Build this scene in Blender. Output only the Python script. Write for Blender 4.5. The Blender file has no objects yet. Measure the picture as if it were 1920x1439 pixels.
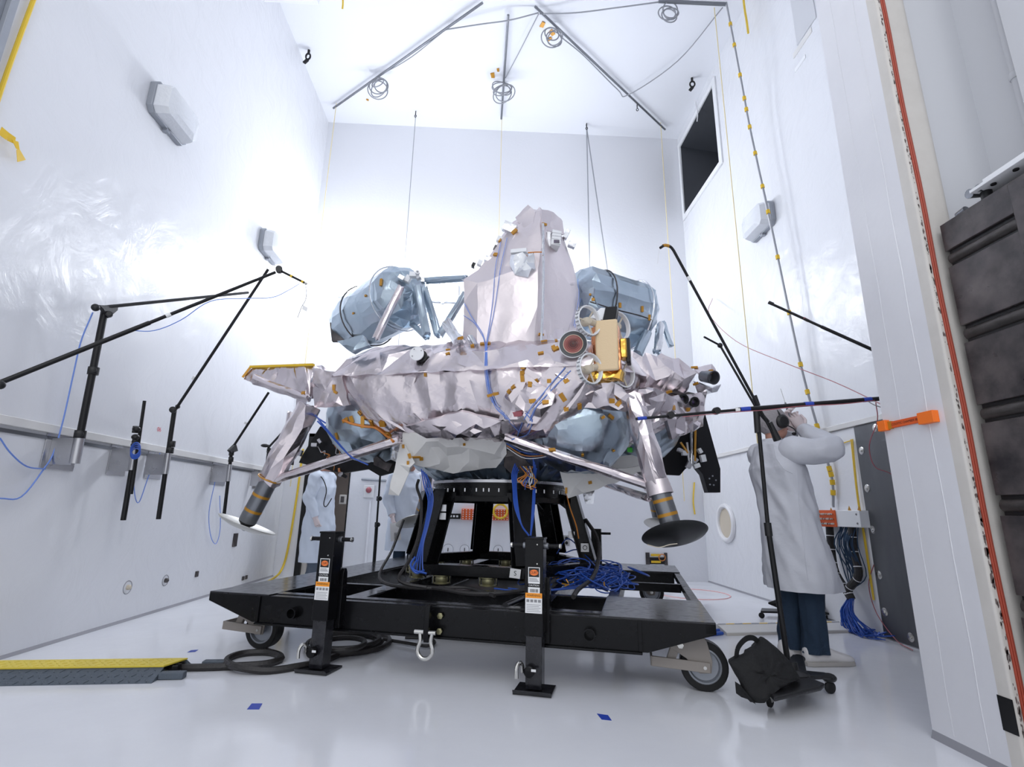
import bpy, bmesh, math, random
from mathutils import Vector, Matrix, noise
from mathutils.bvhtree import BVHTree
random.seed(7)
V = Vector
PI = math.pi
scene = bpy.context.scene
COL = scene.collection

# ------------------------------------------------------------------ camera
F, CX, CY, HC = 960.0, 960.0, 719.5, 1.0
def ray0(u, v): return V(((u - CX) / F, (CY - v) / F, -1.0)).normalized()
_d = ray0(914, 959); _e = ray0(1414, 968)
_up = _e.cross(_d).normalized()
if _up.y < 0: _up = -_up
_rt = _d.cross(_up)
ROT = Matrix((_rt, _d, _up))            # camera space to world space
EYE = V((0, 0, HC))
cam_data = bpy.data.cameras.new('camera'); cam = bpy.data.objects.new('camera', cam_data)
COL.objects.link(cam)
cam_data.sensor_width = 36; cam_data.sensor_fit = 'HORIZONTAL'; cam_data.lens = 36 * F / 1920
cam_data.clip_start = .05; cam_data.clip_end = 60
cam.matrix_world = Matrix.Translation(EYE) @ ROT.to_4x4()
scene.camera = cam
def ray(u, v): return ROT @ ray0(u, v)
def FL(u, v, z=0.0):                     # point on a level plane
    r = ray(u, v); return EYE + r * ((z - HC) / r.z)
def AT(u, v, Y):                         # point at a distance Y down the room
    r = ray(u, v); return EYE + r * (Y / r.y)
def ONX(u, v, X):                        # point on a plane parallel to the side walls
    r = ray(u, v); return EYE + r * (X / r.x)

# ------------------------------------------------------------------ light
w = bpy.data.worlds.new('world'); scene.world = w; w.use_nodes = True
bg = w.node_tree.nodes['Background']
bg.inputs[0].default_value = (.90, .935, 1.0, 1); bg.inputs[1].default_value = .88
def area(name, loc, rot, sx, sy, power, color):
    l = bpy.data.lights.new(name, 'AREA'); l.shape = 'RECTANGLE'; l.size = sx; l.size_y = sy
    l.energy = power; l.color = color
    o = bpy.data.objects.new(name, l); COL.objects.link(o); o.location = loc; o.rotation_euler = rot
    return o
# added area fill for the soft light from the open bay behind the camera
area('bay_fill', (-.5, -4.5, 6.5), (math.radians(55), 0, math.radians(-4)), 6, 4, 120, (.96, .97, 1))
scene.view_settings.view_transform = 'Standard'; scene.view_settings.look = 'None'
scene.view_settings.exposure = 0.25; scene.view_settings.gamma = 1.0
scene.view_settings.use_curve_mapping = False

# ------------------------------------------------------------------ helpers
def tag(o, label=None, cat=None, group=None, kind=None):
    if label: o['label'] = label
    if cat: o['category'] = cat
    if group: o['group'] = group
    if kind: o['kind'] = kind
    return o
def thing(name, loc, label, cat, group=None):
    o = bpy.data.objects.new(name, None); COL.objects.link(o); o.location = loc
    o.empty_display_size = .1
    o['_w'] = list(loc)
    return tag(o, label, cat, group)
def wloc(o):
    p = V((0, 0, 0))
    while o is not None: p += V(o.location); o = o.parent
    return p
def link(name, me, m, parent):
    o = bpy.data.objects.new(name, me); COL.objects.link(o)
    if m is not None: me.materials.append(m)
    if parent is not None: o.parent = parent
    return o
def frame_of(d):
    d = d.normalized()
    a = V((0, 0, 1)) if abs(d.z) < .9 else V((1, 0, 0))
    x = a.cross(d).normalized(); return x, d.cross(x)
def smooth_path(pts, n=8):
    pts = [V(p) for p in pts]
    if len(pts) < 3: return pts
    q = [pts[0] * 2 - pts[1]] + pts + [pts[-1] * 2 - pts[-2]]
    out = []
    for i in range(1, len(q) - 2):
        a, b, c, d = q[i - 1:i + 3]
        for k in range(n):
            t = k / n
            out.append(.5 * ((2 * b) + (c - a) * t + (2 * a - 5 * b + 4 * c - d) * t * t + (3 * b - a - 3 * c + d) * t ** 3))
    return out + [pts[-1]]
class MB:
    def __init__(s): s.v = []; s.f = []
    def add(s, vs, fs):
        n = len(s.v); s.v += [V(x) for x in vs]; s.f += [tuple(i + n for i in f) for f in fs]; return s
    def box(s, c, size, M=None):
        hx, hy, hz = size[0] / 2, size[1] / 2, size[2] / 2
        vs = [V((x, y, z)) for x in (-hx, hx) for y in (-hy, hy) for z in (-hz, hz)]
        if M is not None: vs = [M @ p for p in vs]
        return s.add([p + V(c) for p in vs], [(0, 1, 3, 2), (4, 6, 7, 5), (0, 4, 5, 1), (2, 3, 7, 6), (0, 2, 6, 4), (1, 5, 7, 3)])
    def span(s, a, b):
        a, b = V(a), V(b); return s.box((a + b) / 2, [abs(b[i] - a[i]) for i in range(3)])
    def bar(s, a, b, wx, wy, up=None):
        a, b = V(a), V(b); d = (b - a)
        if up is None: x, y = frame_of(d)
        else: x = V(up).cross(d).normalized(); y = d.normalized().cross(x)
        vs = [p + x * (i * wx / 2) + y * (j * wy / 2) for p in (a, b) for i in (-1, 1) for j in (-1, 1)]
        return s.add(vs, [(0, 1, 3, 2), (4, 6, 7, 5), (0, 4, 5, 1), (2, 3, 7, 6), (0, 2, 6, 4), (1, 5, 7, 3)])
    def tube(s, pts, r, n=8, caps=True, smooth=0):
        pts = smooth_path(pts, smooth) if smooth else [V(p) for p in pts]
        m = len(pts)
        rs = [r] * m if not isinstance(r, (list, tuple)) else ([r[min(int(i * (len(r) - 1) / max(1, m - 1) + 1e-6), len(r) - 2)] + (r[min(int(i * (len(r) - 1) / max(1, m - 1) + 1e-6) + 1, len(r) - 1)] - r[min(int(i * (len(r) - 1) / max(1, m - 1) + 1e-6), len(r) - 2)]) * (i * (len(r) - 1) / max(1, m - 1) - min(int(i * (len(r) - 1) / max(1, m - 1) + 1e-6), len(r) - 2)) for i in range(m)])
        t = (pts[1] - pts[0]).normalized(); x, y = frame_of(t); vs = []; fs = []
        for i, p in enumerate(pts):
            if i:
                t2 = (pts[min(i + 1, m - 1)] - pts[i - 1])
                t2 = t2.normalized() if t2.length > 1e-9 else t
                q = t.rotation_difference(t2); x = q @ x; y = q @ y; t = t2
            for k in range(n):
                a = 2 * PI * k / n; vs.append(p + (x * math.cos(a) + y * math.sin(a)) * rs[i])
        for i in range(m - 1):
            for k in range(n):
                fs.append((i * n + k, i * n + (k + 1) % n, (i + 1) * n + (k + 1) % n, (i + 1) * n + k))
        if caps: fs += [tuple(reversed(range(n))), tuple(range((m - 1) * n, m * n))]
        return s.add(vs, fs)
    def lathe(s, o, d, prof, n=24, close=True):          # prof: list of (radius, distance along d)
        o, d = V(o), V(d).normalized(); x, y = frame_of(d); vs = []; fs = []
        for r, h in prof:
            for k in range(n):
                a = 2 * PI * k / n; vs.append(o + d * h + (x * math.cos(a) + y * math.sin(a)) * max(r, 1e-5))
        m = len(prof)
        for i in range(m - 1):
            for k in range(n):
                fs.append((i * n + k, i * n + (k + 1) % n, (i + 1) * n + (k + 1) % n, (i + 1) * n + k))
        if close: fs += [tuple(reversed(range(n))), tuple(range((m - 1) * n, m * n))]
        return s.add(vs, fs)
    def prism(s, poly, off):                              # planar polygon pushed along off
        n = len(poly); off = V(off); poly = [V(p) for p in poly]
        return s.add(poly + [p + off for p in poly], [tuple(range(n)), tuple(reversed(range(n, 2 * n)))] + [(i, n + i, n + (i + 1) % n, (i + 1) % n) for i in range(n)])
    def torus(s, o, d, R, r, n=28, k=8, sx=1.0):
        x, y = frame_of(V(d)); o = V(o)
        pts = [o + x * (R * sx * math.cos(2 * PI * i / n)) + y * (R * math.sin(2 * PI * i / n)) for i in range(n)]
        vs = []; fs = []; dn = V(d).normalized()
        for i, p in enumerate(pts):
            rad = (p - o).normalized()
            for j in range(k):
                a = 2 * PI * j / k; vs.append(p + (rad * math.cos(a) + dn * math.sin(a)) * r)
        for i in range(n):
            for j in range(k):
                fs.append((i * k + j, i * k + (j + 1) % k, ((i + 1) % n) * k + (j + 1) % k, ((i + 1) % n) * k + j))
        return s.add(vs, fs)
    def ball(s, o, r, n=12, sc=(1, 1, 1), M=None):
        vs = []; fs = []; o = V(o)
        for i in range(n + 1):
            th = PI * i / n
            for k in range(2 * n):
                a = PI * k / n
                p = V((math.sin(th) * math.cos(a) * r * sc[0], math.sin(th) * math.sin(a) * r * sc[1], math.cos(th) * r * sc[2]))
                vs.append((M @ p if M is not None else p) + o)
        for i in range(n):
            for k in range(2 * n): fs.append((i * 2 * n + k, (i + 1) * 2 * n + k, (i + 1) * 2 * n + (k + 1) % (2 * n), i * 2 * n + (k + 1) % (2 * n)))
        return s.add(vs, fs)
    def mesh(s, name, off=V((0, 0, 0)), sharp=35, merge=True):
        me = bpy.data.meshes.new(name); me.from_pydata([p - off for p in s.v], [], s.f)
        bm = bmesh.new(); bm.from_mesh(me)
        if merge: bmesh.ops.remove_doubles(bm, verts=bm.verts, dist=1e-5)
        bmesh.ops.recalc_face_normals(bm, faces=bm.faces)
        for f in bm.faces: f.smooth = True
        bm.to_mesh(me); bm.free()
        me.set_sharp_from_angle(angle=math.radians(sharp))
        return me
    def build(s, name, m, parent=None, bevel=0, sharp=35, label=None):
        off = wloc(parent) if parent is not None else V((0, 0, 0))
        o = link(name, s.mesh(name, off, sharp), m, parent)
        if bevel:
            b = o.modifiers.new('bevel', 'BEVEL'); b.width = bevel; b.segments = 2; b.limit_method = 'ANGLE'; b.harden_normals = False
        if label: o['label'] = label
        return o
def struct(name, mb, m, parent=None, bevel=0):
    o = mb.build(name, m, parent, bevel)
    if parent is None: o['kind'] = 'structure'
    return o
def single(name, mb, m, label, cat, group=None, bevel=0, sharp=35):
    lo = [min(p[i] for p in mb.v) for i in range(3)]; hi = [max(p[i] for p in mb.v) for i in range(3)]
    c = V(((lo[0] + hi[0]) / 2, (lo[1] + hi[1]) / 2, lo[2]))
    o = link(name, mb.mesh(name, c, sharp), m, None); o.location = c
    if bevel:
        b = o.modifiers.new('bevel', 'BEVEL'); b.width = bevel; b.segments = 2; b.limit_method = 'ANGLE'
    return tag(o, label, cat, group)
def text_mb(txt, size, origin, xdir, ydir, lift=.0006):
    cu = bpy.data.curves.new('t', 'FONT'); cu.body = txt; cu.size = size; cu.align_x = 'CENTER'; cu.align_y = 'CENTER'
    cu.resolution_u = 3
    o = bpy.data.objects.new('t', cu); COL.objects.link(o)
    dg = bpy.context.evaluated_depsgraph_get(); me = bpy.data.meshes.new_from_object(o.evaluated_get(dg))
    xd, yd = V(xdir).normalized(), V(ydir).normalized(); nd = xd.cross(yd)
    mb = MB(); mb.add([V(origin) + xd * p.co.x + yd * p.co.y + nd * lift for p in me.vertices], [tuple(p.vertices) for p in me.polygons])
    bpy.data.objects.remove(o); bpy.data.curves.remove(cu); bpy.data.meshes.remove(me)
    return mb

# ------------------------------------------------------------------ materials
def mat(name, col, rough=.5, metal=0.0, var=None, vscale=6, bump=0, bscale=40, bdetail=3, spec=.5, emit=None, estr=0, coat=0, rvar=0, stretch=None, trans=0, alpha=1, sheen=0, bump2=None):
    m = bpy.data.materials.new(name); m.use_nodes = True
    nt = m.node_tree; b = nt.nodes['Principled BSDF']; N = nt.nodes.new; L = nt.links.new
    b.inputs['Base Color'].default_value = (*col, 1); b.inputs['Roughness'].default_value = rough
    b.inputs['Metallic'].default_value = metal; b.inputs['Specular IOR Level'].default_value = spec
    b.inputs['Coat Weight'].default_value = coat; b.inputs['Coat Roughness'].default_value = .12
    b.inputs['Transmission Weight'].default_value = trans; b.inputs['Alpha'].default_value = alpha
    tc = N('ShaderNodeTexCoord'); mp = N('ShaderNodeMapping'); L(tc.outputs['Object'], mp.inputs[0])
    if stretch: mp.inputs['Scale'].default_value = stretch
    if var is not None:
        n = N('ShaderNodeTexNoise'); n.inputs['Scale'].default_value = vscale; n.inputs['Detail'].default_value = 6; n.inputs['Roughness'].default_value = .6
        r = N('ShaderNodeValToRGB'); r.color_ramp.elements[0].position = .35; r.color_ramp.elements[1].position = .68
        r.color_ramp.elements[0].color = (*col, 1); r.color_ramp.elements[1].color = (*var, 1)
        L(mp.outputs[0], n.inputs['Vector']); L(n.outputs[0], r.inputs[0]); L(r.outputs[0], b.inputs['Base Color'])
    if rvar:
        n = N('ShaderNodeTexNoise'); n.inputs['Scale'].default_value = vscale * 1.7; n.inputs['Detail'].default_value = 5
        mr = N('ShaderNodeMapRange'); mr.inputs[1].default_value = .3; mr.inputs[2].default_value = .7
        mr.inputs[3].default_value = max(.02, rough - rvar); mr.inputs[4].default_value = rough + rvar
        L(mp.outputs[0], n.inputs['Vector']); L(n.outputs[0], mr.inputs[0]); L(mr.outputs[0], b.inputs['Roughness'])
    if bump:
        n = N('ShaderNodeTexNoise'); n.inputs['Scale'].default_value = bscale; n.inputs['Detail'].default_value = bdetail
        bp = N('ShaderNodeBump'); bp.inputs['Strength'].default_value = bump; bp.inputs['Distance'].default_value = .02
        L(mp.outputs[0], n.inputs['Vector']); L(n.outputs[0], bp.inputs['Height'])
        if bump2:
            n2 = N('ShaderNodeTexNoise'); n2.inputs['Scale'].default_value = bump2[1]; n2.inputs['Detail'].default_value = 5; n2.inputs['Distortion'].default_value = 1.2
            b2 = N('ShaderNodeBump'); b2.inputs['Strength'].default_value = bump2[0]; b2.inputs['Distance'].default_value = .05
            L(mp.outputs[0], n2.inputs['Vector']); L(n2.outputs[0], b2.inputs['Height']); L(b2.outputs[0], bp.inputs['Normal'])
        L(bp.outputs[0], b.inputs['Normal'])
    if emit: b.inputs['Emission Color'].default_value = (*emit, 1); b.inputs['Emission Strength'].default_value = estr
    return m
def foil_mat(name, col, rough, col2=None, strength=.35):
    m = mat(name, col, rough, 1.0)
    nt = m.node_tree; b = nt.nodes['Principled BSDF']; N = nt.nodes.new; L = nt.links.new
    tc = N('ShaderNodeTexCoord')
    vo = N('ShaderNodeTexVoronoi'); vo.feature = 'F1'; vo.inputs['Scale'].default_value = 6
    dn = N('ShaderNodeTexNoise'); dn.inputs['Scale'].default_value = 5; dn.inputs['Detail'].default_value = 3
    mx = N('ShaderNodeMixRGB'); mx.inputs[0].default_value = .22
    L(tc.outputs['Object'], dn.inputs['Vector']); L(tc.outputs['Object'], mx.inputs[1]); L(dn.outputs['Color'], mx.inputs[2]); L(mx.outputs[0], vo.inputs['Vector'])
    rg = N('ShaderNodeMath'); rg.operation = 'POWER'; rg.inputs[1].default_value = 2.0; L(vo.outputs[0], rg.inputs[0])
    n2 = N('ShaderNodeTexNoise'); n2.inputs['Scale'].default_value = 9; n2.inputs['Detail'].default_value = 3; L(tc.outputs['Object'], n2.inputs['Vector'])
    b1 = N('ShaderNodeBump'); b1.inputs['Strength'].default_value = strength; b1.inputs['Distance'].default_value = .06; L(rg.outputs[0], b1.inputs['Height'])
    b2 = N('ShaderNodeBump'); b2.inputs['Strength'].default_value = strength * .8; b2.inputs['Distance'].default_value = .02; L(n2.outputs[0], b2.inputs['Height'])
    L(b1.outputs[0], b2.inputs['Normal']); L(b2.outputs[0], b.inputs['Normal'])
    if col2:
        n3 = N('ShaderNodeTexNoise'); n3.inputs['Scale'].default_value = 2.2; L(tc.outputs['Object'], n3.inputs['Vector'])
        r = N('ShaderNodeValToRGB'); r.color_ramp.elements[0].position = .4; r.color_ramp.elements[1].position = .65
        r.color_ramp.elements[0].color = (*col, 1); r.color_ramp.elements[1].color = (*col2, 1)
        L(n3.outputs[0], r.inputs[0]); L(r.outputs[0], b.inputs['Base Color'])
    return m
M = {}
def gloss_wall():
    # smooth white body with a brushed clear coat: only the gloss breaks up
    m = mat('white_gloss_paint', (.775, .785, .82), .6, spec=.2); nt = m.node_tree; b = nt.nodes['Principled BSDF']; N = nt.nodes.new; L = nt.links.new
    b.inputs['Coat Weight'].default_value = .75; b.inputs['Coat Roughness'].default_value = .2
    tc = N('ShaderNodeTexCoord'); n1 = N('ShaderNodeTexNoise'); n1.inputs['Scale'].default_value = 3.0; n1.inputs['Detail'].default_value = 7; n1.inputs['Roughness'].default_value = .62; n1.inputs['Distortion'].default_value = 1.5
    bp = N('ShaderNodeBump'); bp.inputs['Strength'].default_value = .32; bp.inputs['Distance'].default_value = .05
    L(tc.outputs['Object'], n1.inputs['Vector']); L(n1.outputs[0], bp.inputs['Height']); L(bp.outputs[0], b.inputs['Coat Normal'])
    return m
M['wall'] = gloss_wall()
M['wall_matte'] = mat('white_paint', (.82, .83, .87), .5, bump=.08, bscale=30)
M['ceil'] = mat('ceiling_paint', (.80, .815, .86), .5, bump=.05, bscale=20)
M['jamb'] = mat('jamb_paint', (.72, .72, .755), .42, bump=.05, bscale=22, var=(.75, .75, .78), vscale=3)
M['cream'] = mat('cream_paint', (.60, .57, .53), .5, var=(.65, .62, .58), vscale=5, bump=.06, bscale=30)
M['bay'] = mat('bay_wall_paint', (.62, .63, .66), .55, bump=.04, bscale=20)
M['floor'] = mat('epoxy_floor', (.78, .79, .835), .13, var=(.82, .83, .865), vscale=1.2, bump=.035, bscale=9, spec=.55, rvar=.05)
M['rail'] = mat('cream_rail', (.72, .71, .70), .5)
M['black_gloss'] = mat('black_gloss_paint', (.004, .004, .005), .24, bump=.01, bscale=25, rvar=.06, vscale=10, spec=.22)
M['black_worn'] = mat('black_worn_paint', (.008, .008, .011), .17, var=(.020, .020, .024), vscale=14, bump=.015, bscale=30, rvar=.08, spec=.5)
M['black'] = mat('black_satin', (.007, .007, .008), .4, spec=.35)
M['black_plastic'] = mat('black_plastic', (.012, .012, .013), .38, bump=.05, bscale=80, spec=.4)
M['black_cloth'] = mat('black_cordura', (.014, .014, .015), .75, bump=.2, bscale=220, spec=.3)
M['black_panel'] = mat('black_panel', (.006, .006, .008), .4, spec=.3)
M['rubber'] = mat('rubber', (.009, .009, .010), .5, bump=.05, bscale=60, spec=.35)
M['hose'] = mat('black_hose', (.020, .018, .018), .5, bump=.2, bscale=60)
M['steel_dark'] = mat('mill_scale_steel', (.022, .020, .023), .36, .2, var=(.125, .108, .106), vscale=4.2, bump=.05, bscale=14, rvar=.12)
M['pipe_steel'] = mat('brown_steel_pipe', (.060, .055, .053), .4, .6, var=(.09, .083, .08), vscale=14, bump=.1, bscale=50)
M['lead'] = mat('grey_metal_sheet', (.12, .125, .135), .42, .7, var=(.16, .165, .175), vscale=3, bump=.06, bscale=14, stretch=(1, 1, .25))
M['alu'] = mat('brushed_aluminium', (.52, .52, .54), .34, 1, bump=.06, bscale=90, rvar=.1)
M['galv'] = mat('galvanised_strip', (.34, .36, .40), .45, .6)
M['chrome'] = mat('zinc_plated', (.62, .61, .58), .24, 1)
M['grey_tube'] = mat('grey_anodised_tube', (.22, .23, .25), .3, .8)
M['caster'] = mat('taupe_caster_paint', (.30, .27, .245), .45, bump=.05, bscale=40)
M['foil'] = foil_mat('lavender_silver_foil', (.68, .62, .64), .25, (.72, .65, .67), .16)
M['foil_blue'] = foil_mat('blue_grey_foil', (.40, .48, .55), .28, (.46, .53, .60), .14)
M['foil_silver'] = foil_mat('bright_silver_foil', (.72, .73, .76), .2, None, .25)
M['foil_tower'] = foil_mat('tower_foil', (.73, .665, .68), .42, (.77, .70, .71), .10)
M['gold'] = foil_mat('gold_foil', (.85, .50, .10), .22)
M['copper'] = foil_mat('copper_foil', (.70, .30, .14), .24)
M['skirt'] = mat('white_blanket_cloth', (.76, .75, .73), .5, bump=.2, bscale=9, var=(.80, .79, .77), vscale=6)
M['kapton'] = mat('amber_kapton_tape', (.52, .25, .025), .3, .25)
M['yellow'] = mat('yellow_plastic', (.78, .50, .02), .5)
M['yellow_ramp'] = mat('yellow_ramp_plastic', (.72, .56, .06), .5, bump=.15, bscale=60)
M['grey_ramp'] = mat('slate_ramp_rubber', (.085, .105, .13), .55, bump=.2, bscale=70)
M['beige'] = mat('beige_rover_blanket', (.76, .58, .36), .7, bump=.1, bscale=120)
M['cream_wheel'] = mat('cream_coated_hub', (.62, .55, .44), .5)
M['white_plastic'] = mat('white_plastic', (.80, .80, .82), .4)
M['white_metal'] = mat('white_coated_metal', (.82, .83, .85), .35)
M['blue_cable'] = mat('blue_cable', (.022, .085, .42), .4)
M['pale_blue_cable'] = mat('pale_blue_cable', (.16, .28, .72), .4)
M['orange_cable'] = mat('orange_cable', (.62, .22, .04), .45)
M['yellow_cable'] = mat('yellow_cable', (.80, .55, .04), .45)
M['thin_yellow'] = mat('thin_yellow_cord', (.82, .70, .38), .6)
M['grey_cable'] = mat('grey_cable', (.30, .31, .34), .5)
M['red_cable'] = mat('red_cable', (.36, .10, .12), .5)
M['white_cable'] = mat('white_cable', (.75, .75, .77), .5)
M['red_seal'] = mat('red_rubber_seal', (.36, .050, .022), .5, bump=.1, bscale=40)
M['rust'] = mat('chipped_paint', (.12, .085, .085), .8, var=(.26, .22, .20), vscale=40)
M['orange'] = mat('orange_fluorescent', (.95, .19, .015), .5)
M['orange_panel'] = mat('orange_panel', (.75, .115, .02), .5)
M['blue_tape'] = mat('blue_tape', (.018, .055, .40), .5)
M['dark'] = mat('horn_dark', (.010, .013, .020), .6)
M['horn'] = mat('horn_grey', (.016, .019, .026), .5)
M['glass_lamp'] = mat('frosted_lamp_lens', (.74, .76, .80), .22, bump=.3, bscale=22, spec=.7)
M['lamp_case'] = mat('lamp_housing', (.34, .36, .40), .4, .3)
M['lit'] = mat('lit_lamp_lens', (.9, .9, .9), .4, emit=(.93, .96, 1), estr=14)
M['coat'] = mat('white_lab_coat', (.62, .63, .68), .75, bump=.5, bscale=7, bdetail=4)
M['coat_blue'] = mat('pale_blue_lab_coat', (.62, .68, .78), .75, bump=.15, bscale=9)
M['glove'] = mat('pale_glove', (.70, .60, .60), .5)
M['skin'] = mat('skin', (.50, .26, .19), .5)
M['jeans'] = mat('dark_denim', (.012, .030, .060), .85, bump=.2, bscale=160)
M['trouser'] = mat('slate_trousers', (.10, .125, .165), .85)
M['shoe'] = mat('white_leather', (.72, .70, .70), .45, bump=.1, bscale=60)
M['sole'] = mat('shoe_sole', (.42, .40, .38), .6)
M['hairnet'] = mat('hairnet', (.30, .28, .29), .8, bump=.5, bscale=60)
M['mask'] = mat('blue_face_mask', (.35, .55, .72), .7)
M['paper'] = mat('white_label', (.80, .80, .80), .5)
M['label_orange'] = mat('orange_label', (.90, .32, .02), .5)
M['ink'] = mat('black_ink', (.012, .012, .012), .6)
M['ink_grey'] = mat('grey_ink', (.25, .25, .26), .6)
M['logo_orange'] = mat('orange_ink', (.85, .20, .04), .5)
M['red_ink'] = mat('red_ink', (.75, .10, .14), .6)
M['green'] = mat('green_sticker', (.10, .70, .08), .6)
M['brass'] = mat('brass_rubber_mount', (.30, .28, .16), .35, .7)
M['beige_wall'] = mat('beige_corridor', (.58, .50, .46), .6)
M['dish'] = mat('dish_dark', (.045, .048, .055), .35)
M['dish_red'] = mat('dish_red_spiral', (.28, .055, .035), .25, .3)
M['lens_dark'] = mat('lens_purple', (.035, .02, .06), .1)
M['pad_light'] = mat('pad_light', (.52, .51, .48), .35, .6)
M['pad_dark'] = mat('pad_dark', (.05, .052, .055), .38, .6)
M['red_line'] = mat('red_floor_line', (.80, .45, .45), .5)
M['hazard_grey'] = mat('hazard_grey', (.30, .30, .33), .6)
M['navy'] = mat('navy_cloth', (.02, .05, .10), .8)
# red and dark rings of the disc antenna, drawn by distance from its axis
def ring_mat():
    m = mat('red_ringed_disc', (.3, .06, .04), .3); nt = m.node_tree; b = nt.nodes['Principled BSDF']; N = nt.nodes.new; L = nt.links.new
    g = N('ShaderNodeNewGeometry'); tc = N('ShaderNodeTexCoord'); ln = N('ShaderNodeVectorMath'); ln.operation = 'LENGTH'; L(tc.outputs['Object'], ln.inputs[0])
    ml = N('ShaderNodeMath'); ml.operation = 'MULTIPLY'; ml.inputs[1].default_value = 520; L(ln.outputs['Value'], ml.inputs[0])
    sn = N('ShaderNodeMath'); sn.operation = 'SINE'; L(ml.outputs[0], sn.inputs[0])
    r = N('ShaderNodeValToRGB'); r.color_ramp.elements[0].color = (.34, .07, .045, 1); r.color_ramp.elements[1].color = (.10, .03, .05, 1)
    r.color_ramp.elements[0].position = .35; r.color_ramp.elements[1].position = .8
    L(sn.outputs[0], r.inputs[0])
    r2 = N('ShaderNodeValToRGB'); r2.color_ramp.elements[0].position = .1; r2.color_ramp.elements[1].position = .5
    r2.color_ramp.elements[0].color = (.05, .045, .09, 1); r2.color_ramp.elements[1].color = (1, 1, 1, 1)
    m2 = N('ShaderNodeMath'); m2.operation = 'MULTIPLY'; m2.inputs[1].default_value = 9; L(ln.outputs['Value'], m2.inputs[0]); L(m2.outputs[0], r2.inputs[0])
    mx = N('ShaderNodeMixRGB'); mx.blend_type = 'MULTIPLY'; mx.inputs[0].default_value = 1; L(r.outputs[0], mx.inputs[1]); L(r2.outputs[0], mx.inputs[2]); L(mx.outputs[0], b.inputs['Base Color'])
    return m
M['rings'] = ring_mat()

# ================================================================== the chamber
XL, XR, YB, ZC = -3.17, 3.44, 8.25, 8.0
struct('floor', MB().span((XL - .1, -1.5, -.1), (XR + .1, 10.4, 0)), M['floor'])
struct('ceiling', MB().span((XL - .2, 1.2, ZC), (XR + .2, YB + .3, ZC + .15)), M['ceil'])
struct('wall_left', MB().span((XL - .15, 1.0, 0), (XL, YB, ZC)), M['wall'])
# right wall with the square horn opening
HY0, HY1, HZ0, HZ1 = 6.68, 8.12, 6.30, 7.72
wr = struct('wall_right', MB().span((XR, 2.6, 0), (XR + .15, HY0, ZC)).span((XR, HY0, 0), (XR + .15, YB, HZ0)).span((XR, HY0, HZ1), (XR + .15, YB, ZC)).span((XR, HY1, HZ0), (XR + .15, YB, HZ1)), M['wall'])
# back wall with the doorway at its left
DX0, DX1, DZ = -2.86, -2.16, 2.15
struct('wall_back', MB().span((XL - .15, YB, 0), (DX0, YB + .2, ZC)).span((DX0, YB, DZ), (DX1, YB + .2, ZC)).span((DX1, YB, 0), (XR + .15, YB + .2, ZC)), M['wall_matte'])
dr = MB(); dr.span((DX0, YB - .02, 0), (DX0 + .085, YB + .22, DZ)); dr.span((DX1 - .02, YB - .005, 0), (DX1, YB + .22, DZ)); dr.span((DX0, YB - .02, DZ - .05), (DX1, YB + .22, DZ))
d1 = struct('door_1', dr, M['black'], bevel=.004)
MB().span((DX0 + .085, YB + .02, 0), (DX0 + .16, YB + .2, DZ - .05)).build('door_edge', M['cream'], d1, .005)
struct('wall_corridor', MB().span((XL - .3, YB + 1.5, 0), (-1.2, YB + 1.6, 2.6)).span((-1.35, YB + .2, 0), (-1.2, YB + 1.5, 2.6)).span((XL - .3, YB + .2, 0), (XL - .2, YB + 1.5, 2.6)), M['beige_wall'])
MB().span((XL - .3, YB + .2, 2.6), (-1.2, YB + 1.6, 2.7)).build('ceiling_corridor', M['wall_matte'])['kind'] = 'structure'
# horn opening frame and the dark horn behind it
fr = MB()
for a, b in (((XR - .025, HY0 - .09, HZ0 - .09), (XR, HY0, HZ1 + .09)), ((XR - .025, HY1, HZ0 - .09), (XR, HY1 + .09, HZ1 + .09)), ((XR - .025, HY0, HZ0 - .09), (XR, HY1, HZ0)), ((XR - .025, HY0, HZ1), (XR, HY1, HZ1 + .09))): fr.span(a, b)
hn = thing('sound_horn', (XR + .2, (HY0 + HY1) / 2, HZ0), 'dark square horn mouth high on the right wall', 'horn')
fr.build('frame', M['white_metal'], hn, .004)
yc, zc = (HY0 + HY1) / 2, (HZ0 + HZ1) / 2 - .05
outer = [(XR, HY0, HZ0), (XR, HY1, HZ0), (XR, HY1, HZ1), (XR, HY0, HZ1)]
inner = [(XR + 1.0, yc - .14, zc - .14), (XR + 1.0, yc + .14, zc - .14), (XR + 1.0, yc + .14, zc + .14), (XR + 1.0, yc - .14, zc + .14)]
for i in range(4):
    j = (i + 1) % 4
    q = [V(outer[i]), V(outer[j]), V(inner[j]), V(inner[i])]
    n = (q[1] - q[0]).cross(q[3] - q[0]).normalized()
    if n.dot(V((XR + .5, yc, zc)) - q[0]) > 0: n = -n
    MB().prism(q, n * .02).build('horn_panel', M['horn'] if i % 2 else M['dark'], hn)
MB().span((XR + 1.0, yc - .16, zc - .16), (XR + 1.05, yc + .16, zc + .16)).build('throat', M['dark'], hn)
# --- right door jamb, flange, seal, outer wall
JX, JY0, JY1 = 2.13, 2.27, 2.65
struct('wall_jamb', MB().span((JX, JY0, 0), (XR + .3, JY1, ZC)), M['jamb'])
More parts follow.
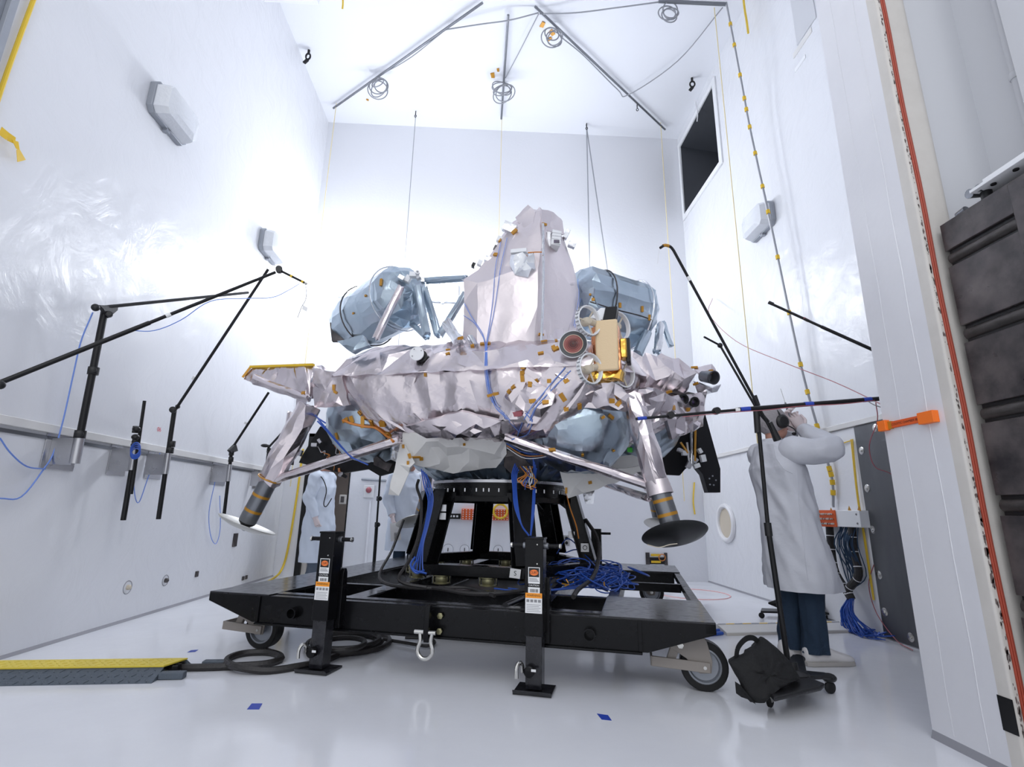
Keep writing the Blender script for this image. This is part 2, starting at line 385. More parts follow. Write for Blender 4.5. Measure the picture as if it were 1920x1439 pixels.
# raised weld lines on the jamb
for k, y in enumerate((2.36, 2.53)):
    pts = [(JX - .0005, y + .003 * math.sin(i * 2.1), .05 + i * .2) for i in range(26)]
    MB().tube(pts, .0022 if k == 0 else .0014, 5).build('trim_%d' % (k + 1), M['jamb'])['kind'] = 'structure'
cr = MB(); prof = [(JX, JY0)]; prof += [(JX + .012 - .012 * math.cos(a), JY0 - .012 * math.sin(a) - .05) for a in [i * PI / 10 for i in range(6)]]
prof += [(2.275, JY0 - .062)] + [(2.275 + .05 * math.sin(a), JY0 - .012 - .05 * math.cos(a)) for a in [i * PI / 12 for i in range(7)]] + [(2.325, JY0)]
cr.prism([(x, y, 0) for x, y in prof], (0, 0, ZC)); flange = struct('trim_3', cr, M['cream'])
struct('wall_bay_front', MB().span((2.30, 2.245, 0), (2.62, 2.265, ZC)), M['bay'])
struct('wall_bay_right', MB().span((2.62, -1.0, 0), (2.72, 2.28, ZC)), M['bay'])
# red seal: ribbed strip running up the flange, slightly wavy
sl = thing('door_seal', (2.165, 2.2, 0), 'long rust red rubber seal running up the cream door flange', 'seal')
for k in range(3):
    MB().tube([(2.158 + k * .0075 + .003 * math.sin(i * .9), 2.204 - .003 * (k == 1), .1 + i * .16) for i in range(30)], .0052, 6).build('rib', M['red_seal'], sl)
# chips of missing paint along the flange corner
ch = MB(); rn = random.Random(3)
for i in range(330):
    z = 4.4 * (1 - rn.random() ** 1.0); low = z < 1.1
    y0 = JY0 - .062
    if rn.random() < .75: x = 2.146 + rn.gauss(0, .0035)
    else: x = 2.142 + rn.gauss(0, .008) if low else 2.146
    x = max(x, 2.1425)
    r = (.003 + .010 * rn.random() ** 3) * (1.3 if low else .8); n = 5
    pl = [(x + math.cos(2 * PI * k / n) * r * .5 * (.6 + .8 * rn.random()), y0, z + math.sin(2 * PI * k / n) * r * 1.5 * (.6 + .8 * rn.random())) for k in range(n)]
    ch.prism(pl, (0, -.0007, 0))
o = ch.build('paint_chips', M['rust'], flange); o['kind'] = 'stuff'
# --- stack of dark steel door plates with pipes between
st = thing('steel_door', (2.2, 2.0, 0), 'dark mill scale steel door edge with horizontal pipe slots at the right', 'door')
zs = [2.41, 2.235, 1.85, 1.47, 1.07, .665, .27]
tops = [2.412] + [z - .05 for z in zs[1:]]
for i in range(len(tops)):
    hi = tops[i]; lo = zs[i + 1] + .035 if i + 1 < len(zs) else 0
    if hi - lo < .02: continue
    MB().span((2.2, 1.30, lo), (2.46, 2.175, hi)).build('plate', M['steel_dark'], st, .003)
MB().span((2.215, 1.30, 0), (2.45, 2.165, 2.39)).build('slot_core', M['black'], st)
for z in zs[1:]:
    MB().tube([(2.228, 2.165, z - .008), (2.228, 1.835 if z > 2 else 1.4, z - .008)], .030, 16).build('pipe', M['pipe_steel'], st)
MB().span((2.19, 1.72, 0), (2.30, 1.83, 2.40)).build('corner_post', M['steel_dark'], st, .004)
br = thing('cam_bracket', (2.3, 1.95, 2.42), 'white bracket with cam rollers on top of the dark steel door', 'bracket')
MB().span((2.18, 1.62, 2.46), (2.44, 1.98, 2.475)).build('plate', M['white_metal'], br, .002)
MB().span((2.20, 1.62, 2.475), (2.26, 1.93, 2.50)).build('rib', M['white_metal'], br, .002)
for y, r in ((2.0, .022), (1.955, .018)): MB().tube([(2.20, y, 2.475), (2.27, y, 2.485)], r, 14).build('roller', M['grey_tube'], br)
MB().tube([(2.24, 1.96, 2.405), (2.24, 1.96, 2.47)], .022, 14).build('pivot', M['black'], br)
for y in (1.9, 1.8, 1.7): MB().lathe((2.215, y, 2.459), (0, 0, -1), [(.011, 0), (.011, .006)], 10).build('bolt_head', M['black'], br)
MB().tube([(2.23, 2.055, 2.43), (2.23, 2.10, 2.424)], .018, 12).build('roller', M['grey_tube'], br)
# conduit on the bay wall
cd = thing('wall_conduit', (2.59, 2.0, 2.4), 'pale grey conduit pipe clipped to the bay wall at upper right', 'pipe')
MB().tube([(2.59, 2.0, 1.0), (2.59, 2.0, 6.5)], .022, 14).build('pipe', M['bay'], cd)
for z in (3.15, 3.9): MB().lathe((2.59, 2.0, z), (0, 0, 1), [(.027, 0), (.03, .01), (.03, .025), (.027, .035)], 14).build('coupling', M['bay'], cd)
MB().span((2.50, 1.35, 1.0), (2.62, 1.93, 6.5)).build('wall_pilaster', M['bay'])['kind'] = 'structure'
# tape patch low on the jamb
pt = MB(); pt.span((JX - .002, 2.21, .17), (JX, 2.275, .30)); single('tape_patch', pt, M['black'], 'dark tape patch low on the white door jamb', 'tape')
# --- orange seal bar
ob = thing('seal_tag', (2.1, 2.48, 1.45), 'orange foam tag strip reading acoustic chamber seal on the jamb', 'tag')
MB().span((JX - .028, 2.605, 1.455), (JX, 2.66, 1.51)).build('foam_block', M['orange'], ob, .002)
MB().span((JX - .032, 2.30, 1.448), (JX, 2.39, 1.505)).build('foam_block', M['orange'], ob, .002)
MB().span((JX - .012, 2.385, 1.463), (JX, 2.61, 1.497)).build('strip', M['orange_panel'], ob, .001)
for y in (2.595, 2.392): MB().span((JX - .0135, y - .014, 1.460), (JX, y + .014, 1.500)).build('tape_wrap', M['kapton'], ob)
text_mb('ACOUSTIC CHAMBER SEAL', .0165, (JX - .0122, 2.49, 1.480), (0, -1, 0), (0, 0, 1)).build('lettering', M['ink'], ob)
# --- grey metal sheet on the right wall with bolt washers
sh = thing('metal_sheet', (XR, 4.3, 0), 'tall dark grey metal sheet bolted to the right wall', 'panel')
MB().span((XR - .014, 3.6, .012), (XR - .002, 4.63, 1.83)).build('sheet', M['lead'], sh, .002)
for y, z in ((4.36, 1.78), (4.57, 1.60), (4.57, 1.26), (4.58, .90), (4.58, .52), (4.58, .22), (4.33, .075)):
    wsh = MB().lathe((XR - .012, y, z), (-1, 0, 0), [(.035, 0), (.035, .004), (.030, .006), (.012, .006), (.012, .012), (.004, .014)], 18).build('washer', M['chrome'], sh)
# white trim panel behind the electronics box
single('wall_board', MB().span((XR - .006, 4.64, .02), (XR, 5.75, 1.83)), M['wall_matte'], 'white flat board on the right wall beside the metal sheet', 'board', bevel=.001)
# --- rails on both walls
rl = MB()
rl.span((XR - .03, 2.66, 1.835), (XR, YB, 1.885)); struct('trim_4', rl, M['rail'], bevel=.004)
struct('trim_5', MB().span((XL, 1.2, 1.49), (XL + .035, YB, 1.55)), M['rail'], bevel=.004)
ch = thing('slot_channel', (XL, 5, 1.4), 'dark slotted channel under the cream rail on the left wall', 'channel')
MB().span((XL, 1.2, 1.445), (XL + .01, YB - .6, 1.47)).build('channel', M['grey_tube'], ch)
# baseboard sealant strips
struct('baseboard_left', MB().prism([(XL, 1.2, 0), (XL + .018, 1.2, 0), (XL, 1.2, .022)], (0, YB - 1.2, 0)), M['hazard_grey'])
struct('baseboard_right', MB().prism([(XR, 2.7, 0), (XR - .015, 2.7, 0), (XR, 2.7, .02)], (0, YB - 2.7, 0)), M['hazard_grey'])
struct('baseboard_jamb', MB().prism([(JX, 2.25, 0), (JX - .012, 2.25, 0), (JX, 2.25, .035)], (0, .4, 0)), M['hazard_grey'])
# metal strip and cables at the upper left
struct('trim_6', MB().span((XL, 2.60, 0), (XL + .02, 2.72, ZC)), M['galv'], bevel=.003)
struct('trim_7', MB().span((XL, 2.72, 0), (XL + .05, 2.765, ZC)), M['lamp_case'], bevel=.003)
struct('trim_8', MB().span((XL, 2.50, 0), (XL + .012, 2.60, ZC)), M['rail'], bevel=.003)
single('yellow_cable', MB().tube([(XL + .02, 2.86 + .02 * math.sin(i), 1.0 + i * .5) for i in range(15)], .013, 8, smooth=3), M['yellow_cable'], 'yellow cable running up the left wall beside the metal strip', 'cable')
rb = [ONX(0, 245, XL + .04), ONX(14, 256, XL + .045), ONX(28, 264, XL + .05), ONX(33, 280, XL + .06), ONX(40, 302, XL + .05)]
rm = MB()
wd = [.03, .028, .022, .012, .035]
for a, b, w0, w1 in zip(rb[:-1], rb[1:], wd[:-1], wd[1:]):
    n = V((1, 0, 0)); t = (b - a).normalized(); s_ = n.cross(t)
    rm.prism([a - s_ * w0, a + s_ * w0, b + s_ * w1, b - s_ * w1], (.003, 0, 0))
single('tape_ribbon', rm, M['yellow'], 'yellow tape ribbon dangling from the strip at the left edge', 'tape')
# duct corner at the ceiling
struct('trim_9', MB().span((XL, 5.0, 7.55), (-2.45, 5.55, 7.95)), M['wall_matte'], bevel=.005)
# --- bulkhead wall lamps
def wall_lamp(loc, axis, side, lit, label):
    # axis: outward normal; side: horizontal direction along the wall
    n, s_ = V(axis), V(side); z = V((0, 0, 1)); loc = V(loc)
    t = thing('bulkhead_lamp', loc, label, 'lamp', 'bulkhead lamps on the chamber walls')
    hw, hh = .27, .17
    def P(a, b, c): return loc + s_ * a + z * b + n * c
    mb = MB(); ol = [(-hw, -hh + .05), (-hw + .05, -hh), (hw - .05, -hh), (hw, -hh + .05), (hw, hh - .05), (hw - .05, hh), (-hw + .05, hh), (-hw, hh - .05)]
    mb.prism([P(a, b, 0) for a, b in ol], n * .055); mb.build('housing', M['lamp_case'], t, .006)
    lens = MB(); vs = []; rings = [(1.0, .055), (.98, .11), (.90, .17), (.62, .205), (.0, .21)]
    for sc, c in rings: vs += [P(a * .93 * sc, b * .93 * sc, c) for a, b in ol]
    fs = [(i * 8 + k, i * 8 + (k + 1) % 8, (i + 1) * 8 + (k + 1) % 8, (i + 1) * 8 + k) for i in range(4) for k in range(8)]
    lens.add(vs, fs); lens.build('lens', M['lit'] if lit else M['glass_lamp'], t, sharp=25)
    cl = MB(); cl.box(P(0, hh, .03), (.05, .05, .05)); cl.build('clip', M['lamp_case'], t, .004)
    cl = MB(); cl.box(P(0, -hh, .03), (.05, .05, .05)); cl.build('clip', M['lamp_case'], t, .004)
    if lit:
        z0 = V(axis); rot = z0.to_track_quat('-Z', 'Z').to_euler()
        l = bpy.data.lights.new('lamp_light', 'POINT'); l.energy = LAMP_W; l.color = (.90, .94, 1.0); l.shadow_soft_size = .14
        lo = bpy.data.objects.new('lamp_light', l); COL.objects.link(lo); lo.location = loc + n * .42
    return t
LAMP_W = 72
wall_lamp((XL, 4.27, 4.62), (1, 0, 0), (0, 1, 0), False, 'unlit bulkhead lamp high on the left wall, the nearer one')
wall_lamp((XL, 6.62, 4.52), (1, 0, 0), (0, 1, 0), False, 'unlit bulkhead lamp on the left wall near the back corner')
wall_lamp((XR, 5.72, 4.66), (-1, 0, 0), (0, 1, 0), False, 'bulkhead lamp on the right wall behind the taped cable bundle')
wall_lamp((-2.42, YB, 4.66), (0, -1, 0), (1, 0, 0), True, 'lit bulkhead lamp on the back wall, left of the tank')
wall_lamp((-.87, YB, 4.63), (0, -1, 0), (1, 0, 0), True, 'lit bulkhead lamp on the back wall between tank and tower')
wall_lamp((1.15, YB, 4.63), (0, -1, 0), (1, 0, 0), True, 'added lit bulkhead lamp on the back wall, unseen behind the tower')  # unseen lamp, added to brighten the back wall right of the lander

# --- ceiling rods, eye bolts, cords
def pix_ceil(u, v, z=7.93): return FL(u, v, z)
rods = [((625, 203), (905, 5), 'thin grey ceiling rod at left with a coiled cable'), ((940, 223), (953, 28), 'thin grey ceiling rod in the middle pointing away'), ((1003, 12), (1247, 243), 'thin grey ceiling rod at right with a yellow cable')]
for a, b, lab in rods:
    single('ceiling_rod', MB().tube([pix_ceil(*a), pix_ceil(*b)], .018, 8), M['grey_tube'], lab, 'rod', 'rods under the chamber ceiling')
single('ceiling_rod', MB().tube([pix_ceil(1235, 2, 7.9), pix_ceil(1362, 8, 7.9)], .025, 8), M['grey_tube'], 'short ceiling rod at the top of the taped cable bundle', 'rod', 'rods under the chamber ceiling')
def coil(u, v, z, R, n, m, seed):
    r = random.Random(seed); mb = MB(); c0 = pix_ceil(u, v, z)
    for k in range(n):
        c = c0 + V((r.uniform(-.05, .05), r.uniform(-.05, .05), -.02 * k + r.uniform(-.06, .02)))
        d = V((r.uniform(-.35, .35), -.9 + r.uniform(-.2, .2), r.uniform(-.35, .35))); mb.torus(c, d, R * r.uniform(.7, 1.1), .009, 26, 5)
    return mb
for (u, v, R, n, m, lab) in ((712, 156, .15, 5, 'grey_cable', 'coil of grey cable hanging from the left ceiling rod'), (946, 165, .15, 5, 'grey_cable', 'coil of grey cable on the middle ceiling rod'), (1036, 62, .14, 4, 'grey_cable', 'coil of cable with amber tape at the top of the right ceiling rod'), (1252, 20, .13, 4, 'grey_cable', 'coil of cable on the short ceiling rod')):
    single('cable_coil', coil(u, v, 7.82, R, n, m, u), M[m], lab, 'cable', 'cable coils on the ceiling rods')
def flag(u, v, z, s, seed):
    r = random.Random(seed); p = pix_ceil(u, v, z); a = r.uniform(0, 6)
    x = V((math.cos(a), math.sin(a), .0)).normalized(); y = V((-x.y, x.x, 0))
    return MB().prism([p - x * s - y * s * .6, p + x * s - y * s * .5, p + x * s * .9 + y * s * .6, p - x * s * .8 + y * s * .7], (0, 0, .015))
for k, (u, v, s, lab) in enumerate(((1017, 47, .045, 'amber tape flag left of the right ceiling coil'), (1035, 62, .05, 'amber tape flag inside the right ceiling coil'), (1030, 74, .04, 'lower amber tape flag under the right ceiling coil'), (924, 142, .05, 'amber tape flag left of the middle ceiling coil'), (934, 132, .03, 'small amber tape flag above the middle ceiling coil'), (689, 188, .022, 'tiny amber tape flag under the left ceiling coil'))):
    single('tape_flag', flag(u, v, 7.985, s, k), M['kapton'], lab, 'tape', 'tape flags on the ceiling')
def cord(name, pts, r, m, lab, cat='cord', group=None, n=6, sm=6):
    return single(name, MB().tube(pts, r, n, smooth=sm if len(pts) > 2 else 0), M[m], lab, cat, group)
P = pix_ceil
cord('ceiling_cable', [P(833, 56), P(905, 45, 7.87), P(955, 38, 7.85), P(1010, 24)], .010, 'grey_cable', 'grey cable sagging from the left ceiling rod to the right one', 'cable')
cord('ceiling_cable', [P(1012, 26), P(1080, 24, 7.87), P(1160, 14, 7.87), P(1235, 4)], .010, 'grey_cable', 'grey cable from the right ceiling rod towards the cable bundle', 'cable')
cord('ceiling_cable', [P(1010, 26), P(975, 95, 7.9), P(948, 146)], .008, 'grey_cable', 'grey cable from the right ceiling rod to the middle coil', 'cable')
cord('ceiling_cable', [P(1355, 14), P(1270, 115, 7.88), P(1178, 178, 7.88), P(1158, 168, 7.9), P(1095, 105, 7.9), P(1055, 72)], .009, 'grey_cable', 'thin grey cable from the bundle along the right ceiling rod', 'cable')
cord('ceiling_cable', [P(830, 60), P(770, 108, 7.88), P(715, 140)], .008, 'grey_cable', 'grey cable hanging along the left ceiling rod', 'cable')
for (u, v, Z0, r, m, lab) in ((630, 200, 1.3, .006, 'thin_yellow', 'thin yellow cord hanging at the left near the back corner'), (779, 222, 2.9, .006, 'grey_cable', 'thin grey cord hanging above the left tank'), (941, 224, 3.0, .006, 'thin_yellow', 'thin yellow cord hanging behind the tower'), (1100, 240, 2.6, .010, 'grey_cable', 'grey rope hanging straight behind the right tank'), (1239, 236, 1.2, .006, 'thin_yellow', 'thin yellow cord hanging in the back right corner'), (1340, 22, 1.4, .006, 'thin_yellow', 'thin yellow cord hanging by the right wall lamp')):
    p = P(u, v); cord('hanging_cord', [V((p.x, p.y, ZC)), V((p.x, p.y, Z0))], r, m, lab, 'cord', 'cords hanging from the ceiling')
p = P(1100, 240); q = AT(1140, 515, p.y)
cord('hanging_cord', [V((p.x, p.y, ZC)), p, q], .010, 'grey_cable', 'grey rope slanting right behind the right tank', 'cord', 'cords hanging from the ceiling')
for (u, v, lab) in ((578, 104, 'black eye bolt in the ceiling above the left corner'), (1298, 156, 'black eye bolt by the top of the horn'), (779, 217, 'small eye bolt above the left tank cord'), (1195, 205, 'small shackle on the right ceiling rod'), (1100, 240, 'small eye bolt above the grey ropes')):
    p = P(u, v, 7.9); big = u in (578, 1298); s_ = 1.0 if big else .45
    t = thing('eye_bolt', p, lab, 'eye bolt', 'eye bolts in the ceiling')
    MB().tube([p + V((0, 0, .1)), p + V((0, 0, .03))], .02 * s_, 8).build('shank', M['black'], t)
    MB().torus(p - V((0, 0, .02 * s_)), (.2, 1, .1), .05 * s_, .014 * s_, 20, 7, .75).build('ring', M['black'], t)
    if big: MB().bar(p - V((.0, 0, .08)), p - V((.05, 0, .15)), .02, .05).build('tag', M['black'], t)
# taped cable bundle from the ceiling rod down to the box on the right wall
bp = [P(1362, 6, 7.9), V((3.16, 5.4, 6.5)), ONX(1408, 250, 3.22), ONX(1445, 420, 3.27), ONX(1500, 680, 3.33), ONX(1545, 845, 3.38), ONX(1560, 900, 3.40), ONX(1562, 950, 3.40)]
bd = thing('cable_bundle', bp[-1], 'grey cable bundle banded with yellow tape down the right wall', 'cable')
path = smooth_path(bp, 8)
for k in range(3):
    of = V((0, .010 * math.cos(k * 2.1), .010 * math.sin(k * 2.1)))
    MB().tube([q + of for q in path], .010, 6).build('cable', M['grey_cable'] if k else M['white_cable'], bd)
L_ = len(path)
for k in range(19):
    i = int(2 + k * (L_ - 5) / 19); a = path[i]; b = path[i] + (path[i + 1] - path[i]).normalized() * .05
    MB().tube([a, b], .023, 8).build('tape_band', M['yellow'], bd)
cord('dangling_cable', [ONX(1391, -30, 3.3), ONX(1396, 15, 3.3), ONX(1400, 40, 3.3), ONX(1403, 62, 3.3)], .014, 'yellow_cable', 'yellow cable end dangling at the top near the bundle', 'cable')
cord('dangling_cable', [P(642, -12, 7.8), P(643, 5, 7.75), P(642, 17, 7.7)], .012, 'yellow_cable', 'short yellow cable end at the top left of the ceiling', 'cable')
cord('dangling_cable', [ONX(1304, 190, 3.40), ONX(1308, 212, 3.38), ONX(1307, 228, 3.38)], .010, 'white_cable', 'white cable end dangling in front of the horn', 'cable')
single('label_strip', MB().span((XR - .006, 4.55, 6.02), (XR, 4.75, 6.07)), M['white_metal'], 'small white strip high on the right wall', 'strip')
o_ = MB(); a = ONX(1488, 106, XR); b = ONX(1522, 55, XR); o_.bar(a, b, .07, .012, (1, 0, 0)); single('label_strip', o_, M['rail'], 'white slanted cover strip high on the right wall', 'strip')
struct('trim_10', MB().span((XR - .01, 4.3, 6.3), (XR, 4.65, 7.2)), M['bay'])

# --- fittings on the back wall
def orange_board(x0, x1, z0, z1, lab):
    t = thing('patch_panel', ((x0 + x1) / 2, YB, z0), lab, 'panel', 'orange patch panels on the back wall')
    MB().span((x0, YB - .04, z0), (x1, YB, z1)).build('plate', M['orange_panel'], t, .003)
    for i in range(6):
        for j in range(5):
            c = V((x0 + (i + .5) * (x1 - x0) / 6, YB - .04, z0 + (j + .5) * (z1 - z0) / 5))
            MB().lathe(c, (0, -1, 0), [(.0095, 0), (.0095, .008), (.006, .01)], 6).build('connector', M['white_plastic'], t)
    return t
orange_board(-.40, -.10, .865, 1.03, 'orange patch panel on the back wall, left of the rear column')
orange_board(.06, .33, .865, 1.03, 'orange patch panel on the back wall under the yellow coil')
single('cable_coil', MB().torus((.20, YB - .06, 1.0), (0, 1, .1), .11, .012, 28, 6).torus((.20, YB - .08, 1.0), (0, 1, -.1), .10, .010, 28, 6), M['yellow_cable'], 'yellow cable coil on the back wall panel', 'cable')
bk = thing('outlet_box', (-.52, YB, .875), 'black outlet box with three sockets on the back wall', 'outlet')
MB().span((-.63, YB - .04, .875), (-.415, YB, .955)).build('case', M['black'], bk, .003)
for k in range(3): MB().span((-.58 + k * .05, YB - .043, .9), (-.55 + k * .05, YB - .039, .93)).build('socket', M['white_plastic'], bk)
for (u, v, r, lab) in ((840, 1031, .08, 'round port cover on the back wall, left one under the panels'), (871, 1031, .07, 'round port cover on the back wall, middle one under the panels'), (934, 1032, .07, 'round port cover on the back wall, right one under the panels')):
    c = AT(u, v, YB); t = thing('port_cover', c, lab, 'cover', 'round port covers low on the back wall')
    MB().lathe(c, (0, -1, 0), [(r, 0), (r, .006), (r - .006, .008), (.001, .008)], 28).build('disc', M['wall_matte'], t)
    MB().torus(c + V((0, -.006, 0)), (0, 1, 0), r, .0035, 32, 5).build('rim', M['hazard_grey'], t)
    MB().box(c + V((0, -.012, 0)), (.012, .006, .05)).build('slot', M['black'], t)
c = AT(1231, 1052, YB); t = thing('valve_plate', c, 'dark bracket plate with yellow labels on the back wall', 'plate')
MB().span(c + V((-.17, -.02, -.12)), c + V((-.11, 0, .12))).build('upright', M['steel_dark'], t, .003); MB().span(c + V((.12, -.02, -.12)), c + V((.17, 0, .12))).build('upright', M['steel_dark'], t, .003)
MB().span(c + V((-.12, -.018, -.05)), c + V((.12, 0, .05))).build('crossbar', M['black'], t, .003)
for dz in (.08, -.02): MB().span(c + V((-.09, -.022, dz - .012)), c + V((.06, -.018, dz + .022))).build('label', M['yellow'], t)
MB().torus(c + V((.08, -.03, .05)), (0, 1, .2), .05, .008, 18, 6).build('wire', M['orange_cable'], t)
# switch boxes
for (u, v, sx, sz, m, lab) in ((692, 922, .16, .19, 'white_metal', 'grey box with red lamp on the back wall'), (643, 937, .10, .14, 'cream', 'switch plate beside the doorway')):
    c = AT(u, v, YB - .02); t = thing('switch_box', c, lab, 'switch')
    MB().box(c, (sx, .05, sz)).build('case', M[m], t, .006)
    if u == 692: MB().ball(c + V((0, -.03, .02)), .045, 10).build('lamp', M['red_cable'], t)
    else: MB().box(c + V((0, -.03, 0)), (.05, .02, .09)).build('rocker', M['steel_dark'], t, .004)
single('wall_bar', MB().tube([AT(678, 899, YB - .03), AT(724, 902, YB - .03)], .02, 8), M['galv'], 'short grey bar on the back wall behind the strut', 'bar')
single('floor_conduit', MB().tube([AT(694, 940, YB - .02), AT(684, 1062, YB - .02)], .02, 8), M['wall_matte'], 'white conduit running down the back wall from the switch box', 'conduit')
c = AT(1062, 1014, YB); t = thing('double_socket', c, 'small grey double socket on the back wall', 'socket'); MB().box(c, (.1, .02, .16)).build('plate', M['alu'], t, .003)
for dz in (.035, -.035): MB().lathe(c + V((0, -.01, dz)), (0, -1, 0), [(.025, 0), (.02, .006)], 12).build('outlet', M['black'], t)
# round port on the right wall
c = V((XR, 7.47, .895)); t = thing('wall_port', c, 'round cream port with raised white rim on the right wall', 'port')
MB().torus(c + V((-.015, 0, 0)), (1, 0, 0), .24, .035, 36, 10).build('rim', M['white_plastic'], t)
MB().lathe(c, (-1, 0, 0), [(.235, 0), (.235, .012), (.001, .006)], 36).build('window', M['cream_wheel'], t)
# ports and sockets low on the left wall
for (u, v, r, lab) in ((239, 1102, .055, 'round plugged port low on the left wall, nearest one'), (310, 1089, .05, 'round plugged port low on the left wall, further one')):
    c = ONX(u, v, XL); t = thing('wall_plug', c, lab, 'plug', 'plugged ports low on the left wall')
    MB().torus(c, (1, 0, 0), r, .004, 28, 5).build('rim', M['hazard_grey'], t); MB().lathe(c, (1, 0, 0), [(.022, 0), (.022, .02), (.012, .03)], 12).build('plug', M['cream_wheel'] if u == 239 else M['steel_dark'], t)
for (u, v, sy, sz, lab) in ((440, 1013, .1, .16, 'grey outlet plate on the left wall below the landing pad'), (368, 1077, .05, .06, 'small dark plug on the left wall'), (455, 1085, .05, .05, 'dark cable gland on the left wall, left of two'), (461, 1083, .05, .05, 'dark cable gland on the left wall, right of two')):
    c = ONX(u, v, XL); single('wall_outlet', MB().box(c, (.03, sy, sz)), M['steel_dark'], lab, 'outlet', bevel=.004)
c = ONX(298, 806, XL); text_mb('06', .06, c + V((.003, 0, 0)), (0, 1, 0), (0, 0, 1)).build('wall_marking', M['red_ink']); tag(bpy.data.objects['wall_marking'], 'small red painted number on the left wall', 'marking')
cord('yellow_cable', [(-2.93, YB - .03, 1.9), (-2.94, YB - .03, 1.2), (-2.97, YB - .04, .5), (-3.02, YB - .06, .12), (-3.0, YB - .5, .012), (-2.9, YB - 1.6, .012)], .016, 'yellow_cable', 'yellow cable running down beside the back doorway', 'cable')
cord('yellow_cable', [AT(1302, 905, YB - .02), AT(1300, 940, YB - .02), AT(1303, 965, YB - .02)], .011, 'yellow_cable', 'yellow cable end hanging on the back wall right of the lander', 'cable')

# ================================================================== transport dolly
TA = math.radians(-16.1); TU = V((math.cos(TA), math.sin(TA), 0)); TW = V((-math.sin(TA), math.cos(TA), 0)); TZ = V((0, 0, 1))
TO = V((.14, 5.20, 0)); TM = Matrix((TU, TW, TZ)).transposed()
def T(a, b, z): return TO + TU * a + TW * b + TZ * z
def tbox(mb, a0, a1, b0, b1, z0, z1): return mb.box(T((a0 + a1) / 2, (b0 + b1) / 2, (z0 + z1) / 2), (a1 - a0, b1 - b0, z1 - z0), TM)
dolly = thing('transport_dolly', TO, 'black steel transport dolly on four casters under the lander', 'dolly')
H = 1.71
def tpart(name, spans, m='black_gloss', bev=.004):
    for s_ in spans:
        mb = MB(); tbox(mb, *s_); mb.build(name, M[m], dolly, bev)
# front and rear beams, with tapering ends
for sgn, b in ((-1, -H), (1, H - .09)):
    poly = [(-H, .40), (-H, .345), (-1.33, .225), (1.33, .225), (H, .345), (H, .40)]
    MB().prism([T(a, b, z) for a, z in poly], TW * .09).build('end_beam', M['black_gloss'], dolly, .004)
    mb = MB(); tbox(mb, -1.30, 1.30, b - .02 if sgn < 0 else b, b + .09 if sgn < 0 else b + .11, .215, .228); mb.build('lower_flange', M['black_gloss'], dolly, .003)
    for s2 in (-1, 1):
        mb = MB(); tbox(mb, s2 * 1.29 - .012, s2 * 1.29 + .012, b - .012, b + .1, .23, .395); mb.build('stiffener', M['black_gloss'], dolly, .002)
# side plates and deck plates (worn tops)
tpart('deck_plate', [(-H, -1.22, -H + .001, H, .392, .408), (1.06, H, -H + .001, -.93, .392, .408), (1.06, H, .95, H, .392, .408)], 'black_worn', .003)
tpart('side_beam', [(-1.30, -1.22, -1.62, 1.62, .225, .392), (1.06, 1.14, -1.62, 1.62, .225, .392), (H - .06, H, -H, H, .345, .40)])
tpart('cross_beam', [(-1.22, 1.06, -.98, -.92, .24, .40), (-1.22, 1.06, .92, .98, .24, .40), (1.14, H - .06, .0, .05, .33, .40), (1.14, H - .06, -.96, -.93, .25, .395), (1.14, H - .06, .95, .98, .25, .395)])
tpart('long_beam', [(-.66, -.60, -1.62, 1.62, .23, .398), (.60, .66, -1.62, 1.62, .23, .398)])
tpart('top_flange', [(-1.22, 1.06, -1.63, -1.55, .398, .406), (-.70, -.56, -1.55, -.98, .396, .405), (.56, .70, -1.55, -.98, .396, .405), (-.70, -.56, .98, 1.6, .396, .405)], 'black_worn', .002)
for a0, a1, b0, b1 in ((-.58, .58, -.98, .98),): tpart('centre_tray', [(a0, a1, b0, b1, .24, .252)], 'black')
# tubes through the front beam
for a in (-1.0, 1.0):
    MB().lathe(T(a, -H + .01, .305), -TW, [(.036, 0), (.036, .055), (.029, .055), (.029, .0)], 24, False).build('tube_end', M['black_gloss'], dolly)
# rounded pipe brace next to the right jack
MB().tube([T(.44, -1.55, .402), T(.52, -1.0, .405)], .022, 12).build('pipe_brace', M['black_worn'], dolly)
